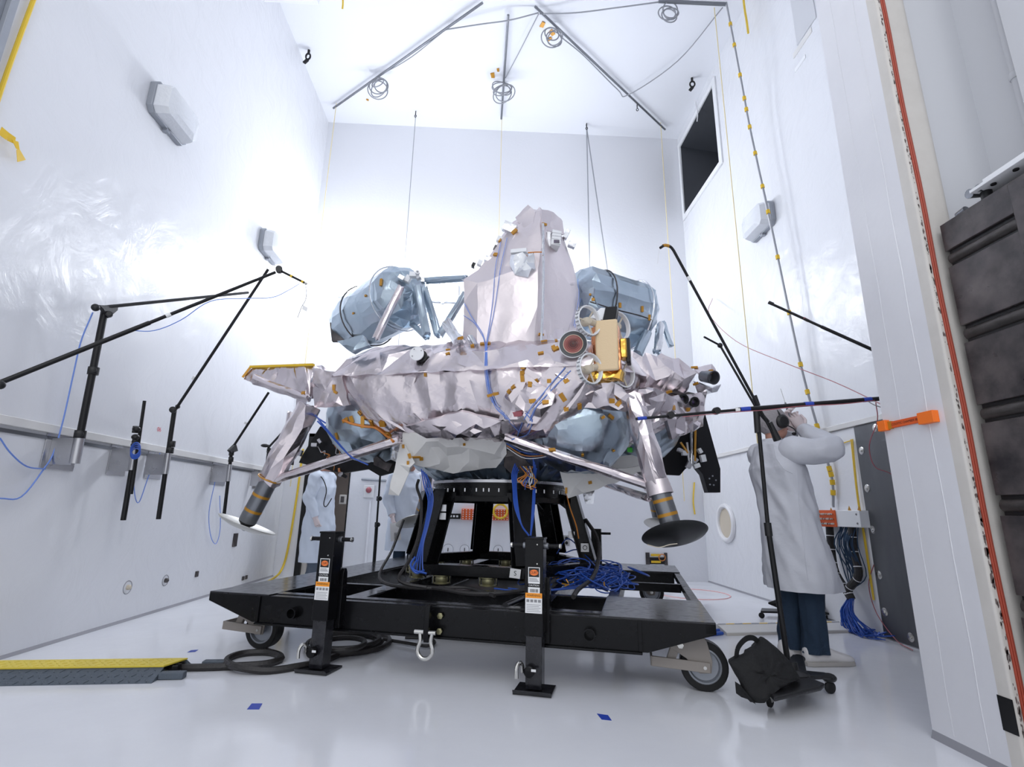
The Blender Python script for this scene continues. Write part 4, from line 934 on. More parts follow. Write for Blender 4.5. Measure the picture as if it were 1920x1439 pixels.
# white disc target
p = AT(782, 664, 3.98); wd_ = MB().lathe(p, (-.15, -1, .05), [(.058, 0), (.058, .012), (.001, .012)], 32).build('white_disc', M['white_plastic'], lander)
for k in range(4): MB().lathe(p + V((math.cos(k * 1.57 + .6) * .042, -.014, math.sin(k * 1.57 + .6) * .042)), (-.15, -1, .05), [(.005, 0), (.005, .003)], 8).build('screw', M['ink_grey'], wd_)
MB().lathe(p + V((.03, .02, -.01)), (0, 1, 0), [(.05, 0), (.05, .16)], 20).build('disc_mount', M['black'], lander)
# upper tanks (horizontal) with bands and support struts
def tank(p0, p1, r, seed, lab):
    ax = (p1 - p0).normalized(); x, y = frame_of(ax); L0 = (p1 - p0).length; rings = []
    prof = [(.35, -.20), (.66, -.15), (.88, -.07), (1, .02), (1, .3), (1, .7), (1, .98), (.90, 1.06), (.70, 1.13), (.42, 1.17)]
    for q, h in prof: rings.append([p0 + ax * (h * L0) + (x * math.cos(2 * PI * k / 12) + y * math.sin(2 * PI * k / 12)) * (r * q) for k in range(12)])
    t = foil_rings('upper_tank', rings, M['foil_blue'], lander, .016, 4.5, seed, step=.036, label=lab)
    for h in (.30, .92):
        MB().torus(p0 + ax * (h * L0), ax, r * 1.035, .008, 40, 6).build('seam_band', M['steel_dark'] if h < .5 else M['foil_silver'], t)
    return t
tank(AT(668, 606, 5.55), AT(757, 556, 4.85), .33, 31, 'blue grey foil tank lying left of the tower')
tank(AT(1085, 566, 4.9), AT(1192, 594, 5.15), .37, 32, 'blue grey foil tank lying right of the tower')
tank(LO + V((-.3, 1.1, 3.0)), LO + V((.5, 1.2, 3.0)), .30, 33, 'blue grey foil tank at the back')
def strut(a, b, r, m='foil_blue', name='tank_strut', amp=.006):
    return foil_tube(name, [a, a.lerp(b, .33), a.lerp(b, .66), b], r, M[m], lander, amp, 14, int(a.x * 100), 10, .03)
Dk = lambda u, v, Y: AT(u, v, Y)
strut(Dk(752, 538, 4.55), Dk(705, 634, 4.5), .036, 'foil'); strut(Dk(783, 540, 4.6), Dk(800, 630, 4.55), .042); strut(Dk(795, 540, 4.7), Dk(822, 628, 4.7), .038)
strut(Dk(800, 527, 4.7), Dk(872, 522, 4.4), .034); strut(Dk(872, 552, 4.45), Dk(825, 628, 4.5), .036); strut(Dk(765, 600, 4.9), Dk(800, 634, 4.8), .03)
strut(Dk(1213, 625, 4.9), Dk(1195, 665, 4.8), .05); strut(Dk(1238, 610, 5.0), Dk(1232, 660, 4.9), .045, 'foil_silver'); strut(Dk(1242, 605, 5.1), Dk(1258, 650, 5.0), .03)
# top fitting of left tank
c = AT(775, 516, 4.6)
for k, (du, dv, s_) in enumerate(((0, 0, .05), (-22, 6, .045), (8, 3, .04), (18, 10, .04), (-10, 8, .05))):
    MB().box(AT(775 + du, 516 + dv, 4.6 + .01 * k), (s_ * 1.4, .06, s_), Matrix.Rotation(.5 * k, 3, 'Y')).build('tank_fitting', M['white_metal'] if k % 2 == 0 else M['foil_silver'], lander, .004)
MB().lathe(AT(783, 513, 4.55), (.1, -1, .1), [(.022, 0), (.022, .03), (.009, .03), (.009, .0)], 16).build('valve', M['white_plastic'], lander)
# rolled foil bundles at the tower foot
foil_rings('foot_wrap', [[AT(840, 640, 4.1), AT(880, 634, 4.08), AT(880, 634, 4.3), AT(840, 640, 4.3)], [AT(842, 690, 4.02), AT(895, 676, 4.0), AT(895, 676, 4.3), AT(842, 690, 4.3)]], M['foil'], lander, .035, 8, 41)
foil_tube('foil_roll', [AT(838, 607, 4.1), AT(852, 628, 4.05), AT(862, 640, 4.0)], [.05, .045, .055], M['foil_silver'], lander, .012, 14, 42)
foil_tube('foil_roll', [AT(882, 632, 4.06), AT(890, 648, 4.03)], [.03, .028], M['foil_silver'], lander, .008, 18, 43)
foil_rings('payload_box', [[AT(1016, 622, 3.95), AT(1058, 618, 4.1), AT(1058, 618, 4.5), AT(1016, 622, 4.5)], [AT(1016, 668, 3.9), AT(1056, 668, 4.05), AT(1056, 668, 4.5), AT(1016, 668, 4.5)], [AT(1012, 695, 3.86), AT(1060, 700, 3.9), AT(1060, 700, 4.5), AT(1012, 695, 4.5)]], M['foil'], lander, .03, 7, 44)
# left solar wing
def wing():
    t0 = [AT(470, 690, 4.75), AT(586, 685, 4.45), AT(610, 690, 4.9), AT(500, 694, 5.3)]
    lo = [AT(455, 712, 4.72), AT(578, 748, 4.40), AT(620, 740, 4.9), AT(500, 714, 5.25)]
    foil_rings('solar_wing', [lo, [a.lerp(b, .5) for a, b in zip(lo, t0)], t0], M['foil'], lander, .028, 5, 51)
    a, b, c = AT(455, 708, 4.71), AT(470, 688.5, 4.73), AT(588, 684.5, 4.43)
    MB().bar(b, c, .03, .02, TZ).build('wing_edge', M['yellow'], lander)
    MB().bar(a, b, .012, .02, TZ).build('wing_edge', M['kapton'], lander)
    foil_tube('wing_brace', [AT(478, 712, 4.6), AT(540, 735, 4.48), AT(580, 748, 4.38)], [.045, .04, .035], M['foil'], lander, .01, 12, 52)
wing()
slab_ = [AT(u, v, 5.35) for u, v in ((618, 606), (626, 600), (640, 606), (646, 640), (622, 640))]
MB().prism(slab_, V((0, .05, 0))).build('side_radiator', M['steel_dark'], lander, .004)
# legs ------------------------------------------------------------
def leg(top, knee, ankle, pad, pr, tilt, padm, rad=(.095, .10, .085), struts=(), front=True):
    lg = foil_tube('leg', [top, top.lerp(knee, .3), top.lerp(knee, .65), knee], [rad[0], rad[1], rad[1], rad[2]], M['foil'], lander, .018 if front else .01, 9, int(top.x * 50) + 60)
    d = (ankle - knee).normalized()
    MB().lathe(knee - d * .06, d, [(.070, 0), (.070, (ankle - knee).length + .06), (.05, (ankle - knee).length + .07)], 24).build('piston', M['grey_tube'], lg)
    Ln = (ankle - knee).length
    for f_ in (.30, .68): MB().lathe(knee + d * (Ln * f_), d, [(.0712, 0), (.0712, .022)], 24, False).build('tape_band', M['kapton'], lg)
    MB().lathe(ankle - d * .01, d, [(.062, 0), (.066, .02), (.04, .045), (.03, .07)], 18).build('ankle_joint', M['black'], lg)
    pn = V(tilt).normalized()
    MB().lathe(pad, pn, [(.001, -.004), (pr * .6, .004), (pr * .93, .028), (pr, .042), (pr * .985, .046), (pr * .9, .036), (pr * .5, .016), (.001, .012)], 48).build('footpad', M[padm], lg)
    MB().tube([pad + pn * .012, ankle + d * .05], .028, 12).build('pad_stem', M['grey_tube'], lg)
    for i, (a, b, r) in enumerate(struts):
        foil_tube('leg_strut', [a, a.lerp(b, .3), a.lerp(b, .7), b], r, M['foil'], lg, .004, 14, 70 + i, 14, .03)
    return lg
def pad_dir(l, r, Y0, Y1, s_):
    m_ = AT(*r, Y1) - AT(*l, Y0); q = ray((l[0] + r[0]) / 2, (l[1] + r[1]) / 2); n = m_.cross(q).normalized()
    if n.z < 0: n = -n
    return n + q * s_
FLl = leg(AT(580, 762, 4.28), AT(503, 905, 4.36), AT(464, 978, 4.40), AT(459, 993, 4.42), .235, pad_dir((412, 976), (506, 1010), 4.42, 4.42, -.10), 'pad_light', struts=((AT(510, 902, 4.34), AT(750, 825, 4.15), .038), (AT(548, 775, 4.6), AT(540, 870, 4.7), .05)))
MB().prism([AT(556, 745, 4.5), AT(575, 745, 4.45), AT(560, 850, 4.55), AT(545, 870, 4.6)], V((0, .02, 0))).build('leg_blanket', M['foil'], lander)
for k, v in enumerate((900,)): MB().torus(AT(505, 898, 4.36), AT(503, 905, 4.36) - AT(580, 762, 4.28), .09, .006, 24, 6).build('leg_cuff', M['kapton'], FLl)
FRl = leg(AT(1186, 742, 3.72), AT(1235, 915, 3.62), AT(1258, 985, 3.60), AT(1268, 1013, 3.58), .225, pad_dir((1209, 1022), (1328, 1000), 3.58, 3.58, .36), 'pad_dark', rad=(.072, .085, .08), struts=((AT(1222, 912, 3.68), AT(950, 822, 3.98), .038), (AT(1215, 934, 3.8), AT(1135, 908, 4.9), .030)))
cf = (AT(1235, 915, 3.62) - AT(1186, 742, 3.72)).normalized()
MB().lathe(AT(1231, 902, 3.625), cf, [(.082, 0), (.088, .06), (.092, .10), (.086, .10), (.075, .02)], 24, False).build('leg_cuff', M['foil_tower'], FRl)
leg(Lp(1.2, 1.2, 1.85), AT(1222, 915, 6.2), AT(1234, 970, 6.35), AT(1243, 990, 6.4), .23, (.2, .3, 1), 'pad_light', struts=(), front=False)
leg(Lp(-1.2, 1.2, 1.85), AT(800, 925, 6.6), AT(788, 965, 6.8), AT(778, 983, 6.9), .24, (-.3, .3, 1), 'pad_light', struts=(), front=False)
# wire on the dark pad
MB().tube([AT(1214, 1022, 3.42), AT(1235, 1027, 3.36), AT(1255, 1022, 3.36), AT(1270, 1020, 3.36)], .003, 5, smooth=4).build('pad_wire', M['cream_wheel'], lander)
# white cloth skirts hanging between hull and ring
def skirt(name, pix, Y, seed, th=.05, m='skirt', amp=.034):
    return sheet(name, [AT(u, v, y) for (u, v), y in zip(pix, Y)], M[m], lander, amp, seed, th, .085, 22)
skirt('cloth_skirt', [(755, 812), (850, 818), (945, 812), (950, 852), (930, 878), (850, 888), (775, 872), (748, 850)], [4.25, 4.18, 4.22, 4.28, 4.4, 4.45, 4.4, 4.3], 81)
skirt('cloth_skirt', [(752, 820), (778, 868), (748, 930), (728, 928), (740, 880)], [4.22, 4.3, 4.32, 4.35, 4.3], 82, .04)
skirt('cloth_skirt', [(1050, 885), (1130, 888), (1205, 872), (1190, 890), (1120, 918), (1065, 935)], [4.4, 4.35, 4.5, 4.5, 4.4, 4.42], 83, .03)
skirt('cloth_skirt', [(1100, 870), (1205, 848), (1215, 885), (1130, 895)], [4.55, 4.7, 4.75, 4.6], 84, .03)
skirt('cloth_skirt', [(1093, 925), (1115, 920), (1112, 945), (1098, 945)], [4.6, 4.6, 4.62, 4.62], 86, .02, 'foil_silver')
skirt('cloth_skirt', [(800, 915), (830, 918), (822, 945), (810, 938)], [4.75, 4.75, 4.78, 4.78], 87, .02, 'galv', .004)
skirt('dark_foil', [(945, 845), (975, 850), (1005, 885), (960, 890), (945, 875)], [4.3, 4.28, 4.35, 4.4, 4.38], 88, .03, 'steel_dark', .03)
skirt('dark_foil', [(700, 850), (720, 868), (735, 870), (728, 885), (700, 872)], [4.6, 4.55, 4.5, 4.55, 4.6], 89, .03, 'steel_dark', .03)
skirt('mesh_sleeve', [(730, 820), (748, 828), (745, 868), (733, 862)], [4.35, 4.3, 4.35, 4.4], 90, .05, 'foil_silver', .02)
# black panels under the hull, left and right rear
def slab(name, pix, Y, th, m='black_panel'):
    ps = [AT(u, v, y) for (u, v), y in zip(pix, Y)]; return MB().prism(ps, V((0, th, 0))).build(name, M[m], lander, .003)
slab('black_panel', [(566, 855), (600, 800), (700, 790), (760, 880), (712, 893), (690, 880), (640, 888), (600, 878), (560, 868)], [5.3] * 9, .06)
slab('black_panel', [(1228, 858), (1238, 848), (1290, 800), (1318, 790), (1320, 860), (1285, 880), (1275, 892), (1240, 890)], [5.3] * 8, .05)
rp = slab('black_arm', [(1306, 770), (1322, 775), (1351, 880), (1351, 924), (1328, 924), (1318, 890), (1308, 878)], [5.05] * 7, .10)
for (u, v) in ((1330, 898), (1336, 893), (1342, 901), (1331, 909), (1338, 910)): MB().lathe(AT(u, v, 5.04), (0, -1, 0), [(.008, 0), (.008, .006)], 8).build('bolt', M['galv'], rp)
for k, (u, v, s_) in enumerate(((1285, 850, .07), (1300, 862, .08), (1318, 860, .07), (1292, 872, .07), (1306, 874, .06), (1275, 845, .05), (1312, 846, .05))):
    MB().box(AT(u, v, 5.0), (s_, .05, s_ * .7), Matrix.Rotation(k * .7, 3, 'Y')).build('gimbal_block', M['alu'] if k % 2 else M['white_metal'], lander, .004)
for (a, b, m) in (((1304, 795), (1303, 865), 'kapton'), ((1288, 830), (1292, 865), 'alu'), ((1276, 830), (1290, 850), 'kapton'), ((1296, 810), (1297, 870), 'foil_silver')): MB().tube([AT(*a, 4.98), AT(*b, 4.98)], .012, 8).build('gimbal_rod', M[m], lander)
for k, (u, v, s_, m) in enumerate(((590, 835, .06, 'alu'), (600, 828, .05, 'alu'), (563, 850, .06, 'galv'), (640, 890, .05, 'alu'), (646, 893, .05, 'black'), (637, 882, .04, 'copper'))):
    MB().box(AT(u, v, 5.2), (s_, .05, s_ * .6), Matrix.Rotation(k * .9, 3, 'Y')).build('harness_block', M[m], lander, .004)
r = random.Random(9)
for k in range(8):
    u0, v0 = r.uniform(585, 670), r.uniform(820, 850); pts = [AT(u0 + i * r.uniform(2, 9), v0 + i * r.uniform(3, 9), 5.22 - .02 * r.random()) for i in range(5)]
    MB().tube(pts, .004, 5, smooth=3).build('harness_wire', M['white_cable'] if k % 2 else M['orange_cable'], lander)
# thruster tube and black cameras at the right tip
p = AT(1318, 706, 4.45); d = (AT(1342, 709, 4.3) - p).normalized()
th = MB().lathe(p, d, [(.052, 0), (.052, .02), (.06, .14), (.055, .14), (.045, .06), (.001, .05)], 28).build('nozzle', M['grey_tube'], lander)
MB().lathe(p + d * .13, d, [(.061, 0), (.063, .018), (.052, .018), (.048, 0)], 28, False).build('nozzle_lip', M['dish'], th)
flap('nozzle_wrap', [(1300, 690), (1335, 683), (1342, 692), (1330, 700), (1310, 700)], [4.5, 4.42, 4.4, 4.38, 4.45], M['foil'], .02, 12, 91, .04)
flap('nozzle_wrap', [(1300, 715), (1335, 728), (1352, 722), (1345, 735), (1310, 742)], [4.45, 4.35, 4.35, 4.38, 4.45], M['foil_silver'], .025, 12, 92, .03)
for (u, v, y) in ((1277, 750, 4.25), (1297, 755, 4.3)):
    c = MB().lathe(AT(u, v, y), (.2, -1, -.1), [(.045, 0), (.045, .05), (.03, .05), (.02, .03), (.001, .03)], 20).build('camera', M['black'], lander); MB().ball(AT(u, v, y - .03), .022, 8).build('lens', M['lens_dark'], c)
flap('camera_recess', [(1255, 745), (1290, 735), (1312, 742), (1310, 765), (1270, 770)], [4.27, 4.3, 4.38, 4.38, 4.3], M['steel_dark'], .02, 10, 93, .02)
# antenna disc
p = AT(1075, 647, 3.66); dn = (V((-.25, -1, .02))).normalized()
ds = MB().lathe(p, dn, [(.100, 0), (.108, .012), (.108, .02), (.1035, .022), (.1035, .012)], 48, False).build('antenna_rim', M['white_metal'], lander)
MB().lathe(p, dn, [(.104, .004), (.1036, .016), (.07, .014), (.001, .014)], 48).build('antenna_face', M['dish'], lander)
me = MB().lathe((0, 0, 0), dn, [(.073, .0), (.073, .006), (.06, .005), (.03, .011), (.012, .016), (.001, .017)], 48).mesh('antenna_spiral'); o = link('antenna_spiral', me, M['rings'], lander); o.location = p + dn * .014 - V(lander.location)
MB().torus(p + dn * .02, dn, .074, .0025, 40, 6).build('antenna_ring', M['cream_wheel'], lander)
MB().lathe(p - dn * .10, dn, [(.06, 0), (.095, .10)], 32).build('antenna_back', M['white_metal'], lander)
for (u, v, s_) in ((1068, 685, .05), (1075, 695, .06), (1062, 695, .04), (1080, 682, .03), (1085, 700, .05)): MB().box(AT(u, v, 3.72), (s_, .05, s_ * .8), Matrix.Rotation(u * .7, 3, 'Y')).build('antenna_mount', M['alu'], lander, .003)
# find the foil surface in front of the eye, to stick tape and lay cables on it
_vs, _fs = [], []
for v_, f_ in FOIL:
    n = len(_vs); _vs += v_; _fs += [tuple(i + n for i in f) for f in f_]
BV = BVHTree.FromPolygons(_vs, _fs)
def surf(u, v, lift=.008, fallback=4.0):
    r = ray(u, v); loc, nor, idx, dist = BV.ray_cast(EYE, r)
    if loc is None: return AT(u, v, fallback), -r
    if nor.dot(r) > 0: nor = -nor
    return loc + nor * lift, nor
def strip(u, v, w_, h_, ang, m='kapton', par=None, name='tape_strip'):
    if BV.ray_cast(EYE, ray(u, v))[0] is None: return
    p, n = surf(u, v, .0); rt = ROT @ V((1, 0, 0)); x = (rt - n * rt.dot(n)).normalized(); y = n.cross(x)
    c, s_ = math.cos(ang), math.sin(ang); xx, yy = x * c + y * s_, y * c - x * s_
    q = [p + xx * (i * w_ / 2) + yy * (j * h_ / 2) for i, j in ((-1, -1), (1, -1), (1, 1), (-1, 1))]
    MB().prism([a + n * .012 for a in q], -n * .010).build(name, M[m], par or lander)
tapes = [(910, 645, .085, .035, 0), (626, 727, .02, .05, 0), (629, 736, .03, .02, -.6), (963, 727, .035, .03, .3), (980, 710, .03, .05, .1), (993, 722, .03, .045, 0), (955, 735, .03, .03, .5), (998, 752, .05, .03, .1), (1023, 755, .05, .03, 0), (1055, 745, .035, .07, .6), (1062, 768, .035, .03, .2), (1086, 762, .03, .05, .1), (1147, 752, .04, .035, 0), (1160, 757, .05, .03, .9), (1145, 782, .05, .025, -.5), (980, 690, .03, .03, .1), (980, 700, .035, .035, 0), (1005, 714, .03, .03, .4), (1014, 628, .045, .018, 0), (1020, 641, .05, .018, .3), (1014, 663, .045, .018, .1), (1038, 652, .03, .03, .3), (1043, 640, .02, .05, 0), (1042, 655, .05, .03, .4), (863, 633, .05, .025, .1), (885, 648, .03, .025, 0), (840, 657, .035, .016, .1), (840, 664, .035, .016, .2), (715, 530, .025, .075, 0), (686, 555, .02, .02, .3), (663, 588, .02, .02, .3), (798, 703, .02, .03, 0), (569, 738, .03, .035, .2), (1162, 573, .025, .05, 0), (1204, 580, .022, .06, 0), (1217, 596, .022, .06, -.1), (1107, 553, .02, .02, 0), (1112, 562, .03, .03, 0), (1272, 660, .04, .02, .2), (1302, 690, .06, .02, -.3), (1310, 705, .03, .07, 0), (1333, 698, .04, .04, .2), (1305, 720, .05, .02, .4), (1255, 735, .05, .02, .4), (1262, 765, .04, .04, .1), (1290, 768, .03, .03, 0), (1130, 783, .03, .02, .5), (1062, 715, .04, .03, .5), (1030, 715, .03, .03, 0), (1080, 665, .03, .05, .4), (1060, 660, .03, .06, .3), (965, 435, .06, .045, .5), (963, 414, .025, .04, 0), (938, 452, .03, .04, 0), (930, 478, .045, .03, -.5), (1020, 421, .05, .02, 0), (1060, 443, .03, .05, .2), (1062, 460, .05, .03, 0), (1131, 680, .03, .03, .3), (924, 740, .09, .022, .3), (775, 857, .12, .016, -.12), (768, 855, .025, .04, .3), (790, 860, .03, .03, 0), (756, 837, .02, .03, 0), (765, 868, .02, .03, 0), (660, 787, .03, .06, .4), (648, 788, .06, .03, .5), (680, 792, .03, .10, 0), (697, 793, .03, .08, 0), (700, 800, .03, .03, .2), (717, 795, .05, .05, .1), (728, 815, .05, .05, .5), (675, 775, .04, .025, -.4), (632, 818, .02, .06, .2), (1062, 920, .018, .05, 0), (1106, 905, .03, .025, .2), (870, 833, .02, .02, 0), (1035, 845, .05, .03, .2), (1092, 853, .02, .02, 0), (1183, 843, .04, .05, 0)]
for i, t_ in enumerate(tapes[:-1]): strip(*t_)
strip(1181, 843, .045, .05, .1, 'green', name='green_sticker')
strip(1150, 845, .02, .012, 0)
strip(970, 777, .10, .035, .1, 'red_cable', name='connector_panel')
# seam lines: silver edge tape along the belt and hull
def on_surf(pix, lift=.01, sub=6):
    out = []
    for (a, b) in zip(pix[:-1], pix[1:]):
        for k in range(sub):
            t = k / sub; out.append(surf(a[0] + (b[0] - a[0]) * t, a[1] + (b[1] - a[1]) * t, lift)[0])
    out.append(surf(*pix[-1], lift)[0])
    # drop points that jump in depth
    res = [out[0]]
    for p in out[1:]:
        if (p - res[-1]).length < .35: res.append(p)
    return res
def lcable(name, pix, r, m, lab, lift=.01, par=None, n=5):
    pts = on_surf(pix, lift)
    for _ in range(2): pts = [pts[0]] + [(pts[i - 1] + pts[i] * 2 + pts[i + 1]) / 4 for i in range(1, len(pts) - 1)] + [pts[-1]]
    mb = MB().tube(pts, r, n)
    if par is not None: return mb.build(name, M[m], par)
    return single(name, mb, M[m], lab, 'cable')
lcable('tank_seam', [(1106, 566), (1150, 580), (1200, 592), (1222, 600)], .006, 'steel_dark', '', .004, lander)
lcable('heater_harness', [(645, 788), (660, 795), (690, 800), (705, 800), (722, 812), (738, 828)], .012, 'orange_cable', '', .012, lander)
# blue sensor cables
def multi(name, paths, r, m, lab, lift=.012):
    t = thing(name, surf(*paths[0][-1])[0], lab, 'cable')
    for pth in paths: lcable('strand', pth, r, m, '', lift, t)
    return t
multi('sensor_cables', [[(940, 455), (930, 500), (925, 560), (920, 600), (912, 645), (912, 690), (918, 730), (930, 765), (955, 790), (975, 810)],
    [(952, 448), (940, 500), (931, 560), (924, 600), (913, 645), (914, 690), (920, 730), (933, 762), (957, 788)],
    [(872, 570), (885, 595), (905, 625), (911, 645), (911, 690), (916, 725), (927, 760), (950, 785)],
    [(866, 590), (890, 605), (908, 635), (910, 650), (909, 690), (914, 728), (924, 755)]], .003, 'pale_blue_cable', 'blue sensor cables running down the tower face to the hull')
multi('sensor_cables', [[(1085, 525), (1083, 560), (1078, 590), (1074, 612)], [(1090, 560), (1082, 590), (1076, 615)]], .003, 'pale_blue_cable', 'thin blue cables down the right side of the tower')
multi('sensor_cables', [[(1060, 690), (1030, 725), (1000, 760), (980, 790), (970, 815)], [(1070, 695), (1040, 725), (1005, 765), (990, 800)], [(985, 775), (1000, 790), (990, 815), (960, 825)]], .004, 'pale_blue_cable', 'thin blue cables crossing the front hull below the disc')
multi('sensor_cables', [[(595, 790), (615, 810), (632, 832), (655, 855), (690, 872)], [(600, 790), (620, 815), (640, 842), (665, 862)], [(592, 782), (620, 800), (640, 830)], [(590, 778), (608, 800), (622, 815)]], .006, 'blue_cable', 'blue cables on the tank bottom beside the left leg')
def free(name, paths, r, m, lab, cat='cable', sm=5, part='strand'):
    t = thing(name, V(paths[0][-1]), lab, cat)
    for i, p in enumerate(paths): MB().tube(p, r, 6, smooth=sm).build(part, M[m if isinstance(m, str) else m[i % len(m)]], t)
    return t
A = AT
free('cable_loom', [[A(966 + k * 2, 870 + 4 * k, 4.25), A(960 + k * 3, 890, 4.3), A(962 + k * 2, 915, 4.27), A(965 + k * 2, 950, 4.16), A(978, 985, 4.12), A(992, 1005, 4.1)] for k in range(4)], .0065, 'blue_cable', 'blue cable loom looping down the left of the front stand column')
free('cable_loom', [[A(1000 + k * 2, 860 + 6 * k, 4.3), A(1001 + k, 890, 4.3), A(1000 + k, 920, 4.24), A(998 + k, 960, 4.14), A(995, 1005, 4.1)] for k in range(4)], .007, 'blue_cable', 'blue cable loom down the right of the front stand column')
free('cable_loom', [[A(790 + k * 3, 880 + 3 * k, 4.35), A(795 + k * 4, 910, 4.38), A(803 + k * 3, 940, 4.34), A(797 + k * 2, 985, 4.3), A(788 + k * 2, 1020, 4.25), A(780 + k * 4, 1052, 4.22), A(775 + 6 * k, 1072, 4.2)] for k in range(4)], .0055, 'blue_cable', 'blue cables hanging down the left stand column')
free('cable_loom', [[A(785, 900, 4.4), A(782, 915, 4.42), A(790, 945, 4.3), A(786, 1000, 4.25), A(768, 1050, 4.2), A(748, 1082, 4.15), A(760, 1095, 4.1), A(800, 1102, 4.08)]], .013, 'hose', 'black cable hanging from the skirt to the dolly at left')
free('wire_tangle', [[A(975 + r * 3, 875, 4.3), A(985 + r * 5 % 17, 890, 4.22), A(970 + (r * 11) % 40, 900 + (r * 7) % 12, 4.2), A(985 + (r * 5) % 25, 912 + (r * 3) % 9, 4.22)] for r in range(9)], .004, ['orange_cable', 'blue_cable', 'white_cable', 'kapton'], 'tangle of orange and blue wires at the front column top')
free('wire_tangle', [[A(950, 820 + k * 4, 4.1), A(985, 835 + k * 5, 4.05), A(1030, 845 + k * 2, 3.93), A(1036, 848, 3.9)] for k in range(6)], .0035, ['blue_cable', 'orange_cable', 'white_cable'], 'thin wires strung from the hull to the front strut')
free('wire_tangle', [[A(1060, 915, 4.45), A(1068, 950, 4.5), A(1080, 985, 4.55), A(1085, 1010, 4.6)]], .006, 'orange_cable', 'orange wire hanging beside the right stand column')
# ------------------------------------------------------------------ rover
RY = 3.60
RC = A(1137, 652, RY); rover = thing('lunar_rover', A(1135, 712, RY), 'small beige fronted rover with four ring wheels mounted on the lander', 'rover')
RA = math.radians(-20); RM = Matrix.Rotation(RA, 3, 'Z'); RU = RM @ V((1, 0, 0)); RF = RM @ V((0, -1, 0))
def Rp(a, b, c): return RC + RU * a + RF * b + TZ * c
mb = MB(); mb.box(Rp(.01, .055, 0), (.165, .03, .395), RM); mb.build('front_panel', M['beige'], rover, .014)
foil_rings('chassis', [[Rp(-.12, -.14, z), Rp(.09, -.14, z), Rp(.09, .04, z), Rp(-.10, .04, z)] for z in (-.19, -.08, .08, .17)], M['copper'], rover, .014, 14, 101)
foil_rings('gold_apron', [[Rp(-.14, -.1, z), Rp(.12, -.1, z), Rp(.10, .035, z), Rp(-.12, .035, z)] for z in (-.245, -.18)], M['gold'], rover, .02, 14, 102)
mb = MB(); mb.prism([Rp(-.02, .02, .21), Rp(.07, .02, .19), Rp(.09, -.02, .33), Rp(.0, -.02, .335)], RF * -.10); mb.build('mast_head', M['black_panel'], rover, .006)
mb = MB(); mb.prism([Rp(-.12, .0, .25), Rp(-.02, .0, .22), Rp(.0, -.03, .33), Rp(-.04, -.03, .335)], RF * -.1); mb.build('mast_case', M['white_metal'], rover, .006)
mb = MB(); mb.box(Rp(.125, -.02, -.02), (.05, .10, .15), RM); mb.build('side_box', M['gold'], rover, .01); mb = MB(); mb.box(Rp(.155, -.05, -.03), (.03, .10, .19), RM); mb.build('side_plate', M['black'], rover, .006)
wheel_mesh = None
def rwheel(c, lab=None):
    ax = (RU * .78 - RF * -.62).normalized(); ax = (RU * .80 + RF * .60).normalized()
    R_, wd = .110, .032; x, y = frame_of(ax)
    w_ = MB().lathe(c - ax * wd / 2, ax, [(R_, 0), (R_, wd), (R_ - .006, wd), (R_ - .006, 0)], 36, False)
    w_.add([w_.v[k] for k in range(36)] + [w_.v[36 * 3 + k] for k in range(36)], [(k, (k + 1) % 36, 36 + (k + 1) % 36, 36 + k) for k in range(36)])
    wl = w_.build('wheel', M['white_metal'], rover)
    for e in (0, 1): MB().torus(c + ax * (wd * (e - .5)), ax, R_, .005, 36, 6).build('rim', M['white_metal'], wl)
    g = MB()
    for k in range(24):
        t = 2 * PI * k / 24; d = x * math.cos(t) + y * math.sin(t); g.bar(c + d * (R_ + .004) - ax * wd * .5, c + d * (R_ + .004) + ax * wd * .5, .006, .012, d)
        for q in (-.3, .3): g.bar(c + d * R_ + ax * wd * q, c + d * (R_ + .003) + ax * wd * q, .009, .009)
    o = g.build('grousers', M['alu'], wl); o['kind'] = 'stuff'
    for k in range(3):
        t = 2 * PI * k / 3 + 1.0; d = x * math.cos(t) + y * math.sin(t); MB().bar(c - ax * .01, c + d * R_ - ax * .01, .012, .006, ax).build('spoke', M['cream_wheel'], wl)
    MB().lathe(c - ax * .05, ax, [(.032, 0), (.034, .02), (.03, .05), (.022, .06), (.006, .064)], 20).build('hub', M['cream_wheel'], wl)
for (u, v) in ((1103, 602), (1160, 612), (1106, 692), (1168, 700)): rwheel(A(u, v, RY + (-.09 if u < 1130 else .10)))
for (a, b) in (((1104, 602), (1118, 608)), ((1108, 691), (1122, 688))): MB().tube([A(*a, RY - .08), A(*b, RY + .0)], .026, 12).build('axle', M['cream_wheel'], rover)
# ------------------------------------------------------------------ floor things
rp_ = thing('cable_ramp', FL(170, 1265), 'yellow and slate cable protector ramp on the floor at left', 'cable ramp')
e1, e2 = FL(338, 1262), FL(-40, 1268); e1.z = e2.z = 0; ux = (e1 - e2).normalized(); wy = V((-ux.y, ux.x, 0))
def Q(s, t, z): return e1 - ux * s + wy * t + TZ * z
Lr = 1.25
MB().prism([Q(.06, -.205, .0), Q(.06, -.085, .055), Q(.06, -.085, .0)], -ux * Lr).build('front_slope', M['grey_ramp'], rp_, .002)
MB().prism([Q(0, .16, .0), Q(0, .07, .055), Q(0, .07, 0)], -ux * Lr).build('rear_slope', M['grey_ramp'], rp_, .002)
lid = MB().prism([Q(.06, -.09, .055), Q(.0, .075, .055), Q(Lr - .14, .075, .055), Q(Lr - .06, -.09, .055)], TZ * .010).build('lid', M['yellow_ramp'], rp_, .002)
mb = MB()
for i in range(26):
    for j in range(3):
        c = Q(.07 + i * .042, -.06 + j * .045, .0655); dd = (ux + wy * (1 if (i + j) % 2 else -1)).normalized(); mb.bar(c - dd * .012, c + dd * .012, .006, .003, TZ)
